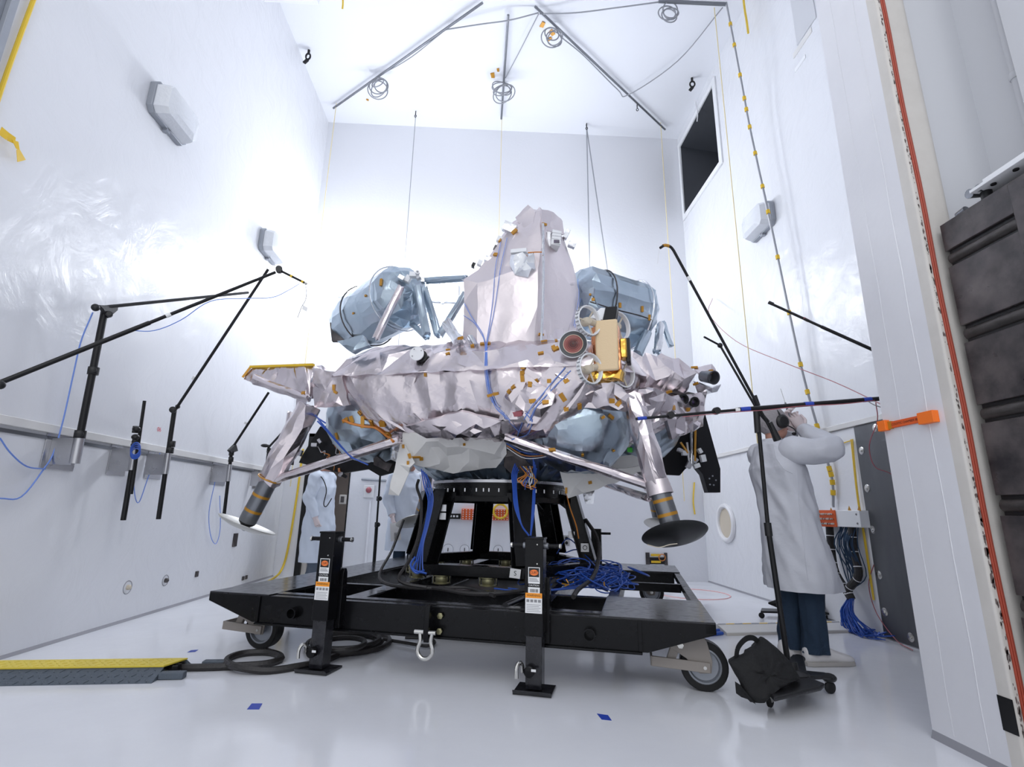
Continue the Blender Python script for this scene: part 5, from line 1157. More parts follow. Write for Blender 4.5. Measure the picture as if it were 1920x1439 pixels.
o = mb.build('tread', M['yellow_ramp'], lid); o['kind'] = 'stuff'
mb = MB(); sl_n = (Q(0, -.085, .055) - Q(0, -.205, 0)).normalized()
for i in range(24):
    for j in range(3):
        c = Q(.10 + i * .046, -.185 + j * .04, .0095 + j * .0185) + TZ * .001; dd = (ux * .7 + sl_n * (1 if (i + j) % 2 else -1)).normalized(); mb.bar(c - dd * .013, c + dd * .013, .006, .003, TZ)
o = mb.build('tread', M['grey_ramp'], rp_); o['kind'] = 'stuff'
MB().span((0, 0, 0), (0.001, .001, .001))
for t0, s0 in ((-.12, .02), (.115, -.12)): mb = MB(); mb.box(Q(s0 - .03, t0, .02), (.14, .055, .038), Matrix((ux, wy, TZ)).transposed()); mb.build('connector_lug', M['grey_ramp'], rp_, .006)
for k in range(3): mb = MB(); mb.box(Q(.012 - .0, -.055 + k * .045, .028), (.03, .01, .05), Matrix((ux, wy, TZ)).transposed()); mb.build('channel_wall', M['black'], rp_)
fz = lambda u, v, z=.022: FL(u, v, z)
hp = [fz(320, 1252), fz(370, 1252), fz(430, 1250), fz(500, 1245), fz(528, 1234), fz(505, 1224), fz(455, 1226), fz(425, 1238), fz(440, 1250, .04), fz(500, 1258), fz(560, 1250), fz(605, 1240), fz(650, 1222), fz(690, 1212), fz(715, 1203), fz(690, 1192), fz(630, 1192), fz(590, 1200)]
free('power_hose', [hp], .022, 'hose', 'thick black power hose looping from the ramp to under the dolly', sm=7, part='hose')
for k, (cx, cy, R_) in enumerate(((655, 1205, .30), (650, 1200, .24), (640, 1208, .16))):
    c = FL(cx, cy, .025 + .03 * k); pts = [c + V((math.cos(i / 12 * 2 * PI) * R_, math.sin(i / 12 * 2 * PI) * R_ * 1.1, 0)) for i in range(13)]
    free('hose_coil', [pts], .018, 'hose', ['large loop of black hose lying under the dolly', 'middle loop of black hose lying under the dolly', 'small loop of black hose lying under the dolly'][k], sm=4, part='hose')
free('floor_hose', [[fz(700, 1196), fz(760, 1206), fz(800, 1212), fz(815, 1205), fz(800, 1198), fz(760, 1196)]], .012, 'hose', 'thin black hose on the floor behind the shackle', sm=6, part='hose')
free('deck_hose', [[T(-.5, -1.1, .42), T(-.2, -1.15, .43), T(.1, -1.25, .42), T(.35, -1.2, .43), T(.55, -.9, .44), T(.62, -.6, .46)]], .016, 'hose', 'black hose lying on the dolly deck in front of the stand', part='hose')
free('deck_hose', [[T(-.9, -.3, .9), T(-.85, -.6, .65), T(-.75, -1.0, .46), T(-.4, -1.2, .43), T(0, -1.05, .43), T(.3, -1.3, .42)]], .013, 'hose', 'black cable from the stand curling across the dolly deck', part='hose')
p0 = A(1090, 935, 4.75)
free('deck_hose', [[A(1098, 975, 5.0), A(1120, 1010, 4.8), A(1122, 1050, 4.6), A(1110, 1085, 4.35), A(1085, 1105, 4.1), A(1075, 1120, 3.9)]], .018, 'hose', 'grey black hose hanging right of the stand onto the deck', part='hose')
# heap of blue cable on the deck
rr = random.Random(21); heap = MB(); hc = T(.88, -.02, .41)
for k in range(120):
    c = T(rr.gauss(.86, .17), rr.gauss(-.12, .26), .415 + abs(rr.gauss(0, .045)))
    heap.torus(c, (rr.uniform(-.5, .5), rr.uniform(-.6, .3), 1), rr.uniform(.06, .16), .006, 16, 4, rr.uniform(.6, 1.3))
o = single('cable_heap', heap, M['blue_cable'], 'heap of blue cable loops piled on the right of the dolly', 'cables'); o['kind'] = 'stuff'
ends = MB()
for k in range(26):
    p = T(rr.gauss(.70, .16), rr.gauss(-.4, .18), .44); ends.tube([p, p + V((rr.uniform(-.05, .05), rr.uniform(-.05, .02), rr.uniform(-.01, .03)))], .006, 5)
o = single('cable_ends', ends, M['kapton'], 'amber wrapped plugs scattered in front of the blue cable heap', 'cables'); o['kind'] = 'stuff'
free('blue_lead', [[T(.86, -.5, .42), T(.55, -.95, .42), T(.3, -.9, .42)], [T(.9, -.5, .45), T(.8, .1, .6), T(.62, .25, .75), T(.5, .3, .6)], [T(1.0, -.4, .5), T(.75, .1, .65), T(.6, .2, .62)], [T(.2, -.95, .42), T(.5, -1.0, .42), T(.9, -.6, .42)]], .006, 'blue_cable', 'blue leads stretching from the cable heap to the stand')
free('blue_lead', [[A(778, 1045, 4.2), A(770, 1060, 4.15), A(780, 1075, 4.1), A(795, 1070, 4.15)], [A(782, 1050, 4.2), A(775, 1068, 4.12), A(800, 1076, 4.1)]], .008, 'blue_cable', 'blue leads gathered at the foot of the left column')
# blue tape marks on the floor
for (pix, lab) in ((((463, 1331), (486, 1331), (492, 1320), (472, 1320)), 'blue tape mark on the floor in front, left one'), (((1119, 1339), (1140, 1342), (1147, 1352), (1128, 1350)), 'blue tape mark on the floor in front of the right jack'), (((351, 1224), (366, 1223), (372, 1219), (358, 1220)), 'small blue tape mark on the floor beside the ramp'), (((1578, 1240), (1592, 1240), (1605, 1245), (1588, 1244)), 'blue tape mark on the floor by the white shoe'), (((0, 1277), (6, 1272), (8, 1279), (0, 1284)), 'blue tape mark at the left edge of the floor')):
    single('floor_tape', MB().prism([FL(u, v, .0005) for u, v in pix], (0, 0, .0012)), M['blue_tape'], lab, 'tape', 'blue tape marks on the floor')
c = FL(1335, 1115); single('floor_circle', MB().torus((c.x - .25, c.y, .0012), (0, 0, 1), .45, .008, 60, 5), M['red_line'], 'red circle line painted on the floor at the back', 'marking')
# threshold ramp with hazard tape
ta, tb = FL(1363, 1193), FL(1612, 1187); ta.z = tb.z = 0; tu = (tb - ta).normalized(); tv = V((-tu.y, tu.x, 0)); Lt = (tb - ta).length
trp = thing('threshold_ramp', (ta + tb) / 2, 'low pale cable ramp with hazard tape edge behind the person', 'cable ramp')
tb_ = lambda s, t, z: ta + tu * s + tv * t + TZ * z
MB().prism([tb_(0, 0, 0), tb_(0, 0, .025), tb_(0, .13, .06), tb_(0, .13, 0)], tu * Lt).build('slope', M['rail'], trp, .003)
MB().prism([tb_(0, .13, 0), tb_(0, .13, .062), tb_(0, .20, .062), tb_(0, .20, 0)], tu * Lt).build('top', M['white_plastic'], trp, .003)
MB().prism([tb_(0, -.004, 0), tb_(0, -.004, .02), tb_(0, 0, .02), tb_(0, 0, 0)], tu * Lt).build('lip', M['cream'], trp)
k = 0; s_ = 0
while s_ < Lt - .09:
    MB().prism([tb_(s_, .135, .063), tb_(s_ + .08, .135, .063), tb_(s_ + .10, .165, .063), tb_(s_ + .02, .165, .063)], TZ * .001).build('hazard_stripe', M['yellow'] if k % 2 else M['hazard_grey'], trp); s_ += .082; k += 1
free('floor_cable', [[tb_(-.02, .05, .015), tb_(-.2, .02, .012), tb_(-.45, .05, .012)], [tb_(-.02, .08, .03), tb_(-.2, .06, .012), tb_(-.45, .1, .012)], [tb_(-.02, .03, .015), tb_(-.25, -.02, .012), tb_(-.5, 0, .012)]], .014, 'blue_cable', 'blue cables entering the threshold ramp beside the dolly')
# ------------------------------------------------------------------ electronics box on right wall
bx = thing('interface_box', V((XR, 4.9, .91)), 'white interface box with orange panel on the right wall', 'box')
MB().span((XR - .10, 4.60, .915), (XR - .006, 5.19, 1.065)).build('case', M['white_metal'], bx, .004)
MB().span((XR - .112, 4.92, .91), (XR - .10, 5.19, 1.068)).build('orange_plate', M['orange_panel'], bx, .002)
for i in range(7):
    for j in range(3): MB().lathe((XR - .112, 4.95 + i * .034, .94 + j * .045), (-1, 0, 0), [(.009, 0), (.009, .02), (.006, .03)], 8).build('connector', M['chrome'] if (i + j) % 3 else M['cream'], bx)
for z in (.95, 1.03): MB().lathe((XR - .10, 4.64, z), (-1, 0, 0), [(.01, 0), (.007, .006)], 10).build('screw', M['ink_grey'], bx)
for (y0, m, lab) in ((5.1, 'black', 'thick black cable bundle looping below the interface box, left one'), (4.78, 'black', 'thick black cable bundle hanging below the interface box, right one')):
    pts = [(XR - .06, y0, .92), (XR - .07, y0 + .0, .7), (XR - .08, y0 - .03, .5), (XR - .10, 4.93 if y0 > 5 else 4.88, .36), (XR - .10, 4.86, .28)]
    t = thing('thick_cable', V(pts[-1]), lab, 'cable', 'black cable trunks under the interface box'); MB().tube(pts, .035, 10, smooth=5).build('trunk', M['hose'], t)
    q = smooth_path(pts, 5)
    for i in range(2, len(q) - 2, 3): MB().tube([q[i], q[i] + (q[i + 1] - q[i]).normalized() * .008], .0365, 10).build('tie', M['white_plastic'], t)
rr = random.Random(4); fan = MB()
for k in range(60):
    a = rr.uniform(-1, 1); s0 = V((XR - .10 + rr.uniform(-.02, .02), 4.86 + rr.uniform(-.02, .02), .30)); m_ = V((XR - .12 - rr.random() * .05, 4.86 + a * .10, .16)); e_ = V((XR - .06 - rr.random() * .15, 4.86 - .12 + a * .16, .012 + rr.random() * .03)); e2_ = e_ + V((rr.uniform(-.02, .08), rr.uniform(-.2, .05), rr.uniform(0, .03)))
    fan.tube([s0, m_, e_, e2_], .0045, 4, smooth=4)
o = single('cable_fan', fan, M['blue_cable'], 'fan of loose blue cables spreading on the floor below the trunks', 'cables'); o['kind'] = 'stuff'
fan = MB()
for k in range(26):
    y0 = 4.70 + rr.random() * .26; fan.tube([(XR - .05, y0, .92), (XR - .09 - rr.random() * .04, y0 + rr.uniform(-.05, .05), .75), (XR - .06, y0 + rr.uniform(-.06, .06), .5), (XR - .09, 4.86, .36)], .005, 4, smooth=4)
o = single('wire_bunch', fan, M['navy'], 'bunch of dark wires in clear film under the interface box', 'cables'); o['kind'] = 'stuff'
free('yellow_leads', [[(XR - .02, 4.66 + k * .02, 1.72), (XR - .03, 4.68 + k * .012, 1.2), (XR - .02, 4.68 + k * .015, .8), (XR - .02, 4.68 + .01 * k, .3)] for k in range(2)] + [[(XR - .02, 5.3, 1.63), (XR - .02, 5.0, 1.68), (XR - .02, 4.68, 1.71)]], .0055, 'yellow_cable', 'yellow leads framing the white board on the right wall')
free('thin_lead', [[(XR - .02, 4.62, .60), (XR - .02, 4.72, .42), (XR - .03, 4.66, .2), (XR - .05, 4.45, .03), (XR - .12, 4.2, .012)]], .004, 'red_cable', 'thin dark red lead on the right wall near the floor')
free('thin_lead', [[A(1336, 560, 7.2), A(1330, 590, 6.6), A(1380, 640, 6.0), A(1470, 680, 5.0), A(1560, 715, 4.4), A(1625, 745, 3.9), A(1660, 762, 3.3), A(1690, 770, 2.7)]], .004, 'red_cable', 'thin dark lead sagging from the boom tip across the right wall')
free('thin_lead', [[A(1642, 755, 3.55), A(1645, 790, 3.6), A(1630, 835, 3.7), A(1640, 875, 3.75), A(1672, 890, 3.8), A(1720, 930, 4.0), ONX(1800, 960, XR - .02)]], .0035, 'red_cable', 'thin red lead hanging in front of the metal sheet')
for (u, v, s1) in ((1590, 957, .03), (1608, 957, .04), (1556, 960, .03)): single('tape_flag', MB().prism([ONX(u, v, XR - .09), ONX(u + 7, v + 2, XR - .09), ONX(u + 2, v - 8, XR - .09)], (-.002, 0, 0)), M['kapton'], {1590: 'amber tape flag in the middle of the interface box top', 1608: 'large amber tape flag at the right of the interface box top', 1556: 'amber tape flag at the orange end of the interface box top'}[u], 'tape', 'tape flags on the interface box')
# ================================================================== microphone stands
def knob(par, p, d, r=.028): MB().lathe(p, d, [(.008, 0), (.008, .02), (r, .022), (r, .045), (r * .7, .05)], 14).build('knob', M['black_plastic'], par)
def boom_rod(par, a, b, r, name='boom'): return MB().tube([a, b], r, 10).build(name, M['black'], par)
def wall_stand(yb, z0, z1, r, lab, tilt=0.0, boom=None, bracket_w=.23, extra=None, low=None):
    # bracket on the left rail, socket tube, pole with clutches, optional boom (from, to)
    t = thing('wall_microphone_stand', (XL + .05, yb, 1.25), lab, 'microphone stand', 'microphone stands clamped to the left wall rail')
    MB().span((XL + .002, yb - bracket_w, 1.24), (XL + .010, yb + .03, 1.505)).build('bracket_plate', M['alu'], t, .002)
    MB().prism([(XL + .01, yb - .06, 1.42), (XL + .01, yb - .06, 1.24), (XL + .16, yb - .06, 1.26), (XL + .16, yb - .06, 1.42)], (0, .008, 0)).build('bracket_web', M['alu'], t, .001)
    px, py = XL + .19, yb - .055
    MB().tube([(px, py, 1.24), (px, py, 1.44)], .032, 16).build('socket', M['alu'], t)
    top = V((px + tilt, py, z1))
    MB().tube([(px, py, low if low else z0), top], r, 12).build('pole', M['black'], t)
    for z in (1.47, 1.47 + (z1 - 1.47) * .52):
        c = V((px, py, z)).lerp(top, 0) ; c = V((px + tilt * (z - z0) / max(.1, z1 - z0), py, z))
        MB().tube([c + V((0, 0, -.03)), c + V((0, 0, .03))], r * 1.5, 12).build('clutch', M['black_plastic'], t); knob(t, c, V((.4, -.9, 0)), .03)
    if boom:
        for a, b, rr_ in boom:
            boom_rod(t, a, b, rr_)
        a = boom[0][0]
        MB().lathe(top + V((0, .03, 0)), (0, -1, 0), [(.035, 0), (.035, .05), (.028, .06)], 16).build('swivel', M['black_plastic'], t); knob(t, top + V((0, -.03, -.04)), V((.3, -1, 0)), .025)
    return t
A = AT
def pole_pix(lab, brk, base, top, r, clut, rods=(), bracket_w=.23, bz=1.38, low_r=None, Xp=XL + .2):
    t = thing('wall_microphone_stand', ONX(*brk, XL), lab, 'microphone stand', 'microphone stands clamped to the left wall rail')
    b = ONX(*brk, XL); y = b.y
    MB().span((XL + .002, y - bracket_w / 2, 1.24), (XL + .010, y + bracket_w / 2, 1.50)).build('bracket_plate', M['alu'], t, .002)
    p0, p1 = ONX(*base, Xp), ONX(*top, Xp)
    y = p0.y
    q = p0.lerp(p1, (1.38 - p0.z) / (p1.z - p0.z))
    MB().prism([V((XL + .01, q.y, 1.46)), V((XL + .01, q.y, 1.27)), V((Xp - .02, q.y, 1.27)), V((Xp - .02, q.y, 1.46))], (0, .008, 0)).build('bracket_web', M['alu'], t, .001)
    d = (p1 - p0).normalized()
    MB().tube([q - d * .10, q + d * .09], r * 1.35, 16).build('socket', M['alu'], t)
    MB().tube([p0, p1], r, 12).build('pole', M['black'], t)
    for (u, v) in clut:
        c = ONX(u, v, Xp); MB().tube([c - d * .028, c + d * .028], r * 1.5, 12).build('clutch', M['black_plastic'], t); knob(t, c, V((.45, -.9, 0)), .026)
    return t, p1
t, p1 = pole_pix('tall wall microphone stand with a raised boom, nearest on the left rail', (112, 848), (141, 862), (196, 585), .024, ((150, 815), (175, 696)), bracket_w=.30)
a, b = ONX(178, 578, XL + .2), A(465, 549, 5.3)
boom_rod(t, a, b, .014); MB().prism([ONX(178, 572, XL + .2), ONX(215, 574, XL + .2), ONX(214, 582, XL + .2), ONX(196, 597, XL + .2), ONX(186, 580, XL + .2)], (.03, 0, 0)).build('swivel', M['black_plastic'], t, .004)
knob(t, ONX(205, 592, XL + .22), V((.5, -.8, 0)), .024); MB().ball(ONX(179, 577, XL + .21), .028, 8).build('boom_cap', M['black_plastic'], t)
t, p1 = pole_pix('folded wall microphone stand with coiled blue lead', (221, 860), (231, 976), (258, 815), .020, ((256, 806), (255, 830)), bracket_w=.22)
boom_rod(t, ONX(246, 927, XL + .26), ONX(271, 752, XL + .26), .013)
for (u, v) in ((256, 805), (254, 820), (253, 835)): MB().ball(ONX(u, v, XL + .27), .03, 8, (1, 1, .8)).build('clutch', M['black_plastic'], t)
for k in range(4): MB().torus(ONX(254, 842 + k * 3, XL + .3), (.6, -1, .2 * k), .05, .006, 20, 5, .6).build('lead_coil', M['blue_cable'], t)
t, p1 = pole_pix('wall microphone stand with a long boom crossing the high boom', (289, 872), (297, 974), (327, 770), .020, ((322, 833), (319, 845)), bracket_w=.24)
boom_rod(t, ONX(328, 770, XL + .2), A(503, 505, 4.55), .013); knob(t, ONX(325, 770, XL + .2), V((.4, -.9, 0)), .03); knob(t, ONX(334, 764, XL + .2), V((.4, -.9, 0)), .02)
MB().tube([A(362, 712, 4.95), A(366, 706, 4.94)], .017, 8).build('label_wrap', M['paper'], t)
t, p1 = pole_pix('wall microphone stand with a raised boom left of the landing pad', (411, 878), (420, 967), (435, 840), .018, ((434, 850), (433, 862)), bracket_w=.34)
boom_rod(t, ONX(436, 840, XL + .2), A(504, 736, 6.0), .014); MB().prism([ONX(425, 845, XL + .2), ONX(438, 832, XL + .2), ONX(442, 846, XL + .2), ONX(430, 850, XL + .2)], (.03, 0, 0)).build('swivel', M['black_plastic'], t, .004)
MB().tube([A(460, 796, 6.05), A(462, 792, 6.05)], .02, 8).build('label_wrap', M['paper'], t)
t, p1 = pole_pix('wall microphone stand partly behind the left leg', (484, 903), (498, 890), (504, 840), .018, ((504, 845),), bracket_w=.34)
boom_rod(t, ONX(503, 840, XL + .2), A(540, 800, 6.8), .014); MB().ball(ONX(497, 836, XL + .2), .04, 8, (1.4, 1, .6)).build('swivel', M['black_plastic'], t)
# big boom from the left edge to above the lander wing
bm = thing('microphone_boom', A(0, 715, 2.75), 'long black microphone boom reaching from the left edge towards the lander', 'boom')
a, b = A(-60, 742, 2.72), A(516, 511, 3.6)
MB().tube([a, a.lerp(b, .5)], .014, 12).build('boom', M['black'], bm); MB().tube([a.lerp(b, .46), b], .011, 12).build('boom', M['black'], bm)
MB().lathe(A(522, 506, 3.6) + V((0, .02, 0)), (.3, -1, 0), [(.024, 0), (.026, .02), (.024, .045)], 18).build('swivel', M['black_plastic'], bm)
e = A(572, 531, 3.55); s_ = A(524, 507, 3.6)
MB().tube([s_, e], .009, 10).build('microphone', M['black'], bm)
for f_ in (.45, .88): MB().tube([s_.lerp(e, f_), s_.lerp(e, f_ + .07)], .0105, 10).build('tape_band', M['yellow'], bm)
MB().lathe(e, (e - s_), [(.009, 0), (.009, .015), (.004, .02)], 10).build('tip', M['chrome'], bm)
MB().ball(A(0, 722, 2.72), .024, 8).build('knob', M['black_plastic'], bm)
i_ = a.lerp(b, .555); MB().tube([i_, i_ + (b - a).normalized() * .03], .0135, 10).build('label_wrap', M['paper'], bm)
free('sensor_lead', [[A(572, 531, 3.55), A(575, 550, 3.5), A(572, 565, 3.5), A(566, 575, 3.5), A(558, 596, 3.5)]], .003, 'ink_grey', 'grey sensor lead dangling from the boom tip')
free('sensor_lead', [[A(562, 532, 3.55), A(540, 545, 3.6), A(510, 558, 3.6), A(460, 560, 3.6), A(395, 565, 3.5), A(340, 600, 3.4), A(290, 620, 3.3), A(245, 620, 3.2)]], .003, 'pale_blue_cable', 'pale blue lead looping below the long boom')
single('lead_tag', MB().prism([A(568, 572, 3.5), A(577, 577, 3.5), A(575, 585, 3.5), A(566, 580, 3.5)], (0, .002, 0)), M['paper'], 'small white tag on the dangling sensor lead', 'tag')
free('wall_lead', [[ONX(174, 586, XL + .15), ONX(152, 640, XL + .1), ONX(138, 700, XL + .06), ONX(118, 790, XL + .05), ONX(100, 850, XL + .04), ONX(82, 880, XL + .04), ONX(40, 932, XL + .03), ONX(0, 935, XL + .03)]], .005, 'pale_blue_cable', 'blue lead hanging from the nearest wall stand')
free('wall_lead', [[ONX(0, 822, XL + .05), ONX(20, 850, XL + .04), ONX(50, 875, XL + .04), ONX(85, 880, XL + .05)]], .005, 'pale_blue_cable', 'blue lead sagging below the left rail at the edge')
free('wall_lead', [[ONX(300, 850, XL + .1), ONX(280, 890, XL + .05), ONX(262, 940, XL + .04), ONX(254, 935, XL + .04), ONX(250, 900, XL + .06)]], .004, 'pale_blue_cable', 'blue lead looping below the third wall stand')
free('wall_lead', [[ONX(404, 900, XL + .04), ONX(392, 960, XL + .03), ONX(395, 1005, XL + .03), ONX(405, 1020, XL + .03), ONX(413, 990, XL + .03), ONX(412, 930, XL + .03)]], .004, 'pale_blue_cable', 'pale lead loop hanging on the left wall beside the landing pad')
# right boom stand with the dolly base
bs = thing('boom_stand', V((1.8, 3.3, 0)), 'black rolling boom stand standing in front of the person', 'boom stand')
pb, pt = A(1477, 1235, 3.28), A(1420, 775, 3.28); pb = V((pb.x, pb.y, .12))
mid = A(1440, 990, 3.28)
MB().tube([pb, mid], .0165, 12).build('lower_pole', M['black'], bs); MB().tube([mid, pt], .0125, 12).build('upper_pole', M['black'], bs)
dd = (pt - pb).normalized(); MB().tube([mid - dd * .05, mid + dd * .03], .022, 12).build('clutch', M['black_plastic'], bs)
MB().tube([A(1421, 812, 3.28), A(1418, 770, 3.28)], .02, 12).build('clutch', M['black_plastic'], bs)
a, b = A(1452, 818, 3.30), A(1263, 470, 3.0)
MB().tube([a, b], .009, 10).build('boom', M['black'], bs)
MB().tube([A(1443, 792, 3.29), A(1458, 826, 3.305)], [.016, .026], 10).build('counterweight', M['black_plastic'], bs)
MB().tube([A(1414, 742, 3.27), A(1421, 762, 3.275)], .017, 12).build('clutch', M['black_plastic'], bs)
MB().tube([A(1421, 770, 3.27), A(1440, 792, 3.285)], .014, 10).build('arm', M['black'], bs)
MB().tube([b, A(1257, 463, 2.99), A(1247, 460, 2.98), A(1238, 465, 2.97)], .009, 10, smooth=4).build('microphone', M['black'], bs)
MB().tube([A(1254, 461.5, 2.985), A(1248, 460, 2.98), A(1243, 461, 2.975)], .0105, 10).build('tape_band', M['kapton'], bs)
MB().tube([A(1236, 467, 2.97), A(1233, 495, 2.97)], .002, 5).build('tip_wire', M['white_cable'], bs)
q = a.lerp(b, .84); MB().tube([q, q + (b - a).normalized() * .03], .0105, 8).build('label_wrap', M['paper'], bs)
# base legs with casters
hub = V((1.80, 3.22, .10))
for (u, v, big) in ((1445, 1328, 1), (1558, 1302, 1), (1500, 1262, 0)):
    f = FL(u, v, .0); e_ = V((f.x, f.y, .085))
    lgm = MB(); n_ = (e_ - hub); sd = V((-n_.y, n_.x, 0)).normalized()
    lgm.prism([hub + sd * .075, hub - sd * .075, e_ - sd * .032, e_ + sd * .032], (0, 0, .022)); lg = lgm.build('base_leg', M['black_plastic'], bs, .006)
    d_ = n_.normalized()
    MB().lathe(V((f.x, f.y, .035)) + sd * -.010, sd, [(.026, 0), (.033, .004), (.033, .016), (.026, .02)], 18).build('caster_wheel', M['rubber'], lg)
    MB().prism([V((f.x, f.y, .08)) + d_ * .03, V((f.x, f.y, .08)) - d_ * .03, V((f.x, f.y, .03)) - d_ * .01, V((f.x, f.y, .03)) + d_ * .012], sd * .016).build('caster_fork', M['chrome'], lg, .002)
    MB().ball((f.x, f.y, .085), .036, 8, (1.2, 1, .7)).build('caster_hood', M['black_plastic'], lg)
MB().lathe(hub + V((0, 0, -.01)), (0, 0, 1), [(.09, 0), (.09, .03), (.035, .05), (.03, .09)], 20).build('hub', M['black_plastic'], bs)
MB().prism([FL(1480, 1262, .095), FL(1548, 1290, .095), FL(1540, 1297, .095), FL(1452, 1318, .095), FL(1436, 1300, .095), FL(1440, 1270, .095)], (0, 0, .022)).build('base_plate', M['black_plastic'], bs, .008)
# sandbag slumped over the base
def lump(name, rings, m, lab, cat, amp=.012, sc=7, seed=1, par=None, step=.02, group=None):
    global lander
    k = foil_rings(name, rings, m, par, amp, sc, seed, step=step, sharp=60)
    FOIL.pop()
    if par is None: tag(k, lab, cat, group)
    return k
sb = thing('sandbag', A(1430, 1290, 3.1), 'black sandbag with a loop handle resting on the stand base', 'sandbag')
def bagring(pts, Y, w_): return pts
front = [(1366, 1240), (1395, 1225), (1432, 1194), (1455, 1215), (1478, 1240), (1500, 1268), (1480, 1280), (1442, 1300), (1420, 1322), (1395, 1305), (1388, 1290), (1378, 1265)]
fy = [3.0, 3.0, 3.12, 3.1, 3.1, 3.08, 3.0, 2.93, 2.90, 2.95, 2.96, 2.97]
F1 = [A(u, v, y) for (u, v), y in zip(front, fy)]; cB = sum(F1, V((0, 0, 0))) / len(F1)
def shrink(ps, k, off): return [cB + (p - cB) * k + off for p in ps]
rings = [shrink(F1, .35, V((-.01, -.09, .0))), shrink(F1, .7, V((-.005, -.075, 0))), shrink(F1, .93, V((0, -.035, 0))), F1, shrink(F1, .95, V((.01, .04, 0))), shrink(F1, .75, V((.01, .09, 0))), shrink(F1, .4, V((.01, .11, 0)))]
for rg_ in rings:
    for p in rg_: p.z = max(p.z, .014)
lump('bag', rings, M['black_cloth'], '', '', .012, 6, 3, sb)
MB().prism([A(1388, 1285, 2.93), A(1418, 1322, 2.88), A(1402, 1312, 2.93), A(1390, 1308, 2.97)], (0, .06, 0)).build('side_flap', M['black_cloth'], sb)
hp_ = [A(1380, 1238, 3.0), A(1384, 1215, 3.0), A(1398, 1199, 3.03), A(1412, 1197, 3.06), A(1424, 1206, 3.1)]
hm = MB(); q = smooth_path(hp_, 6)
for i in range(len(q) - 1): hm.bar(q[i], q[i + 1] + (q[i + 1] - q[i]) * .15, .028, .005, (0.4, -1, 0))
hm.build('handle', M['black_cloth'], sb)
# other booms at the right
ob_ = thing('microphone_boom', A(1640, 750, 2.95), 'black horizontal boom with blue tape bands pointing at the right leg', 'boom')
a, b = A(1700, 744, 2.95), A(1340, 772, 2.95); tip = A(1192, 786, 2.95)
MB().tube([a, A(1380, 769, 2.95)], .0135, 12).build('boom', M['black'], ob_); MB().tube([A(1382, 769, 2.95), tip], .0085, 12).build('boom', M['black'], ob_)
for u, v in ((1343, 771), (1257, 779)): MB().lathe(A(u, v, 2.95) + V((-.0, .02, 0)), (0, -1, 0), [(.02, 0), (.023, .015), (.02, .04)], 16).build('swivel', M['black_plastic'], ob_)
for (u0, v0, u1, v1, r) in ((1388, 768.5, 1406, 767, .0145), (1508, 758.5, 1524, 757.5, .0145), (1618, 750.5, 1633, 749, .0145), (1195, 785.5, 1212, 784, .0105)): MB().tube([A(u0, v0, 2.95), A(u1, v1, 2.95)], r, 12).build('tape_band', M['blue_tape'], ob_)
MB().tube([A(1378, 769.5, 2.95), A(1386, 769, 2.95)], .0145, 12).build('label_wrap', M['paper'], ob_)
free('sensor_lead', [[A(1640, 751, 2.94), A(1580, 758, 2.93), A(1500, 762, 2.94), A(1440, 769, 2.93), A(1380, 773, 2.94), A(1280, 782, 2.94)]], .0025, 'red_cable', 'thin red lead taped along the horizontal boom')
free('sensor_lead', [[A(1626, 752, 2.95), A(1640, 760, 2.9), A(1665, 768, 2.85)]], .003, 'ink_grey', 'thin dark lead leaving the horizontal boom at right')
bo = thing('microphone_boom', A(1640, 660, 3.6), 'black boom slanting up left from behind the jamb', 'boom'); MB().tube([A(1660, 667, 3.6), A(1540, 613, 3.75)], .013, 10).build('boom', M['black'], bo); MB().tube([A(1540, 613, 3.75), A(1442, 568, 3.9)], .0105, 10).build('boom', M['black'], bo); MB().tube([A(1450, 571, 3.89), A(1441, 567, 3.905)], .014, 10).build('tip', M['black_plastic'], bo); MB().tube([A(1506, 597, 3.8), A(1516, 602, 3.8)], .0125, 10).build('tape_band', M['red_cable'], bo)
bo = thing('microphone_boom', A(1420, 775, 4.6), 'thin black boom rising behind the rolling boom stand', 'boom'); MB().tube([A(1432, 790, 4.6), A(1350, 648, 4.7)], .011, 10).build('boom', M['black'], bo); MB().tube([A(1350, 648, 4.7), A(1320, 632, 4.65)], .010, 10).build('microphone', M['black'], bo); MB().ball(A(1350, 648, 4.69), .026, 8).build('swivel', M['black_plastic'], bo)
# thin stand by the back wall
ts = thing('light_stand', A(702, 1080, 6.6), 'thin black telescopic stand between the two background people', 'stand'); p0, p1 = A(702, 1052, 7.1), A(713, 890, 7.1)
p0 = V((p0.x, p0.y, .0)); MB().tube([p0, p0.lerp(p1, .55)], .022, 8).build('lower_pole', M['black'], ts); MB().tube([p0.lerp(p1, .5), p1], .013, 8).build('upper_pole', M['black'], ts)
for f_ in (.55, .78): c = p0.lerp(p1, f_); MB().tube([c - V((0, 0, .03)), c + V((0, 0, .03))], .028, 8).build('clutch', M['black_plastic'], ts); knob(ts, c, V((.6, -.8, 0)), .03)
for k in range(3): MB().tube([p0 + V((0, 0, .25)), p0 + V((math.cos(k * 2.1) * .3, math.sin(k * 2.1) * .3, .01))], .012, 8).build('leg', M['black'], ts)
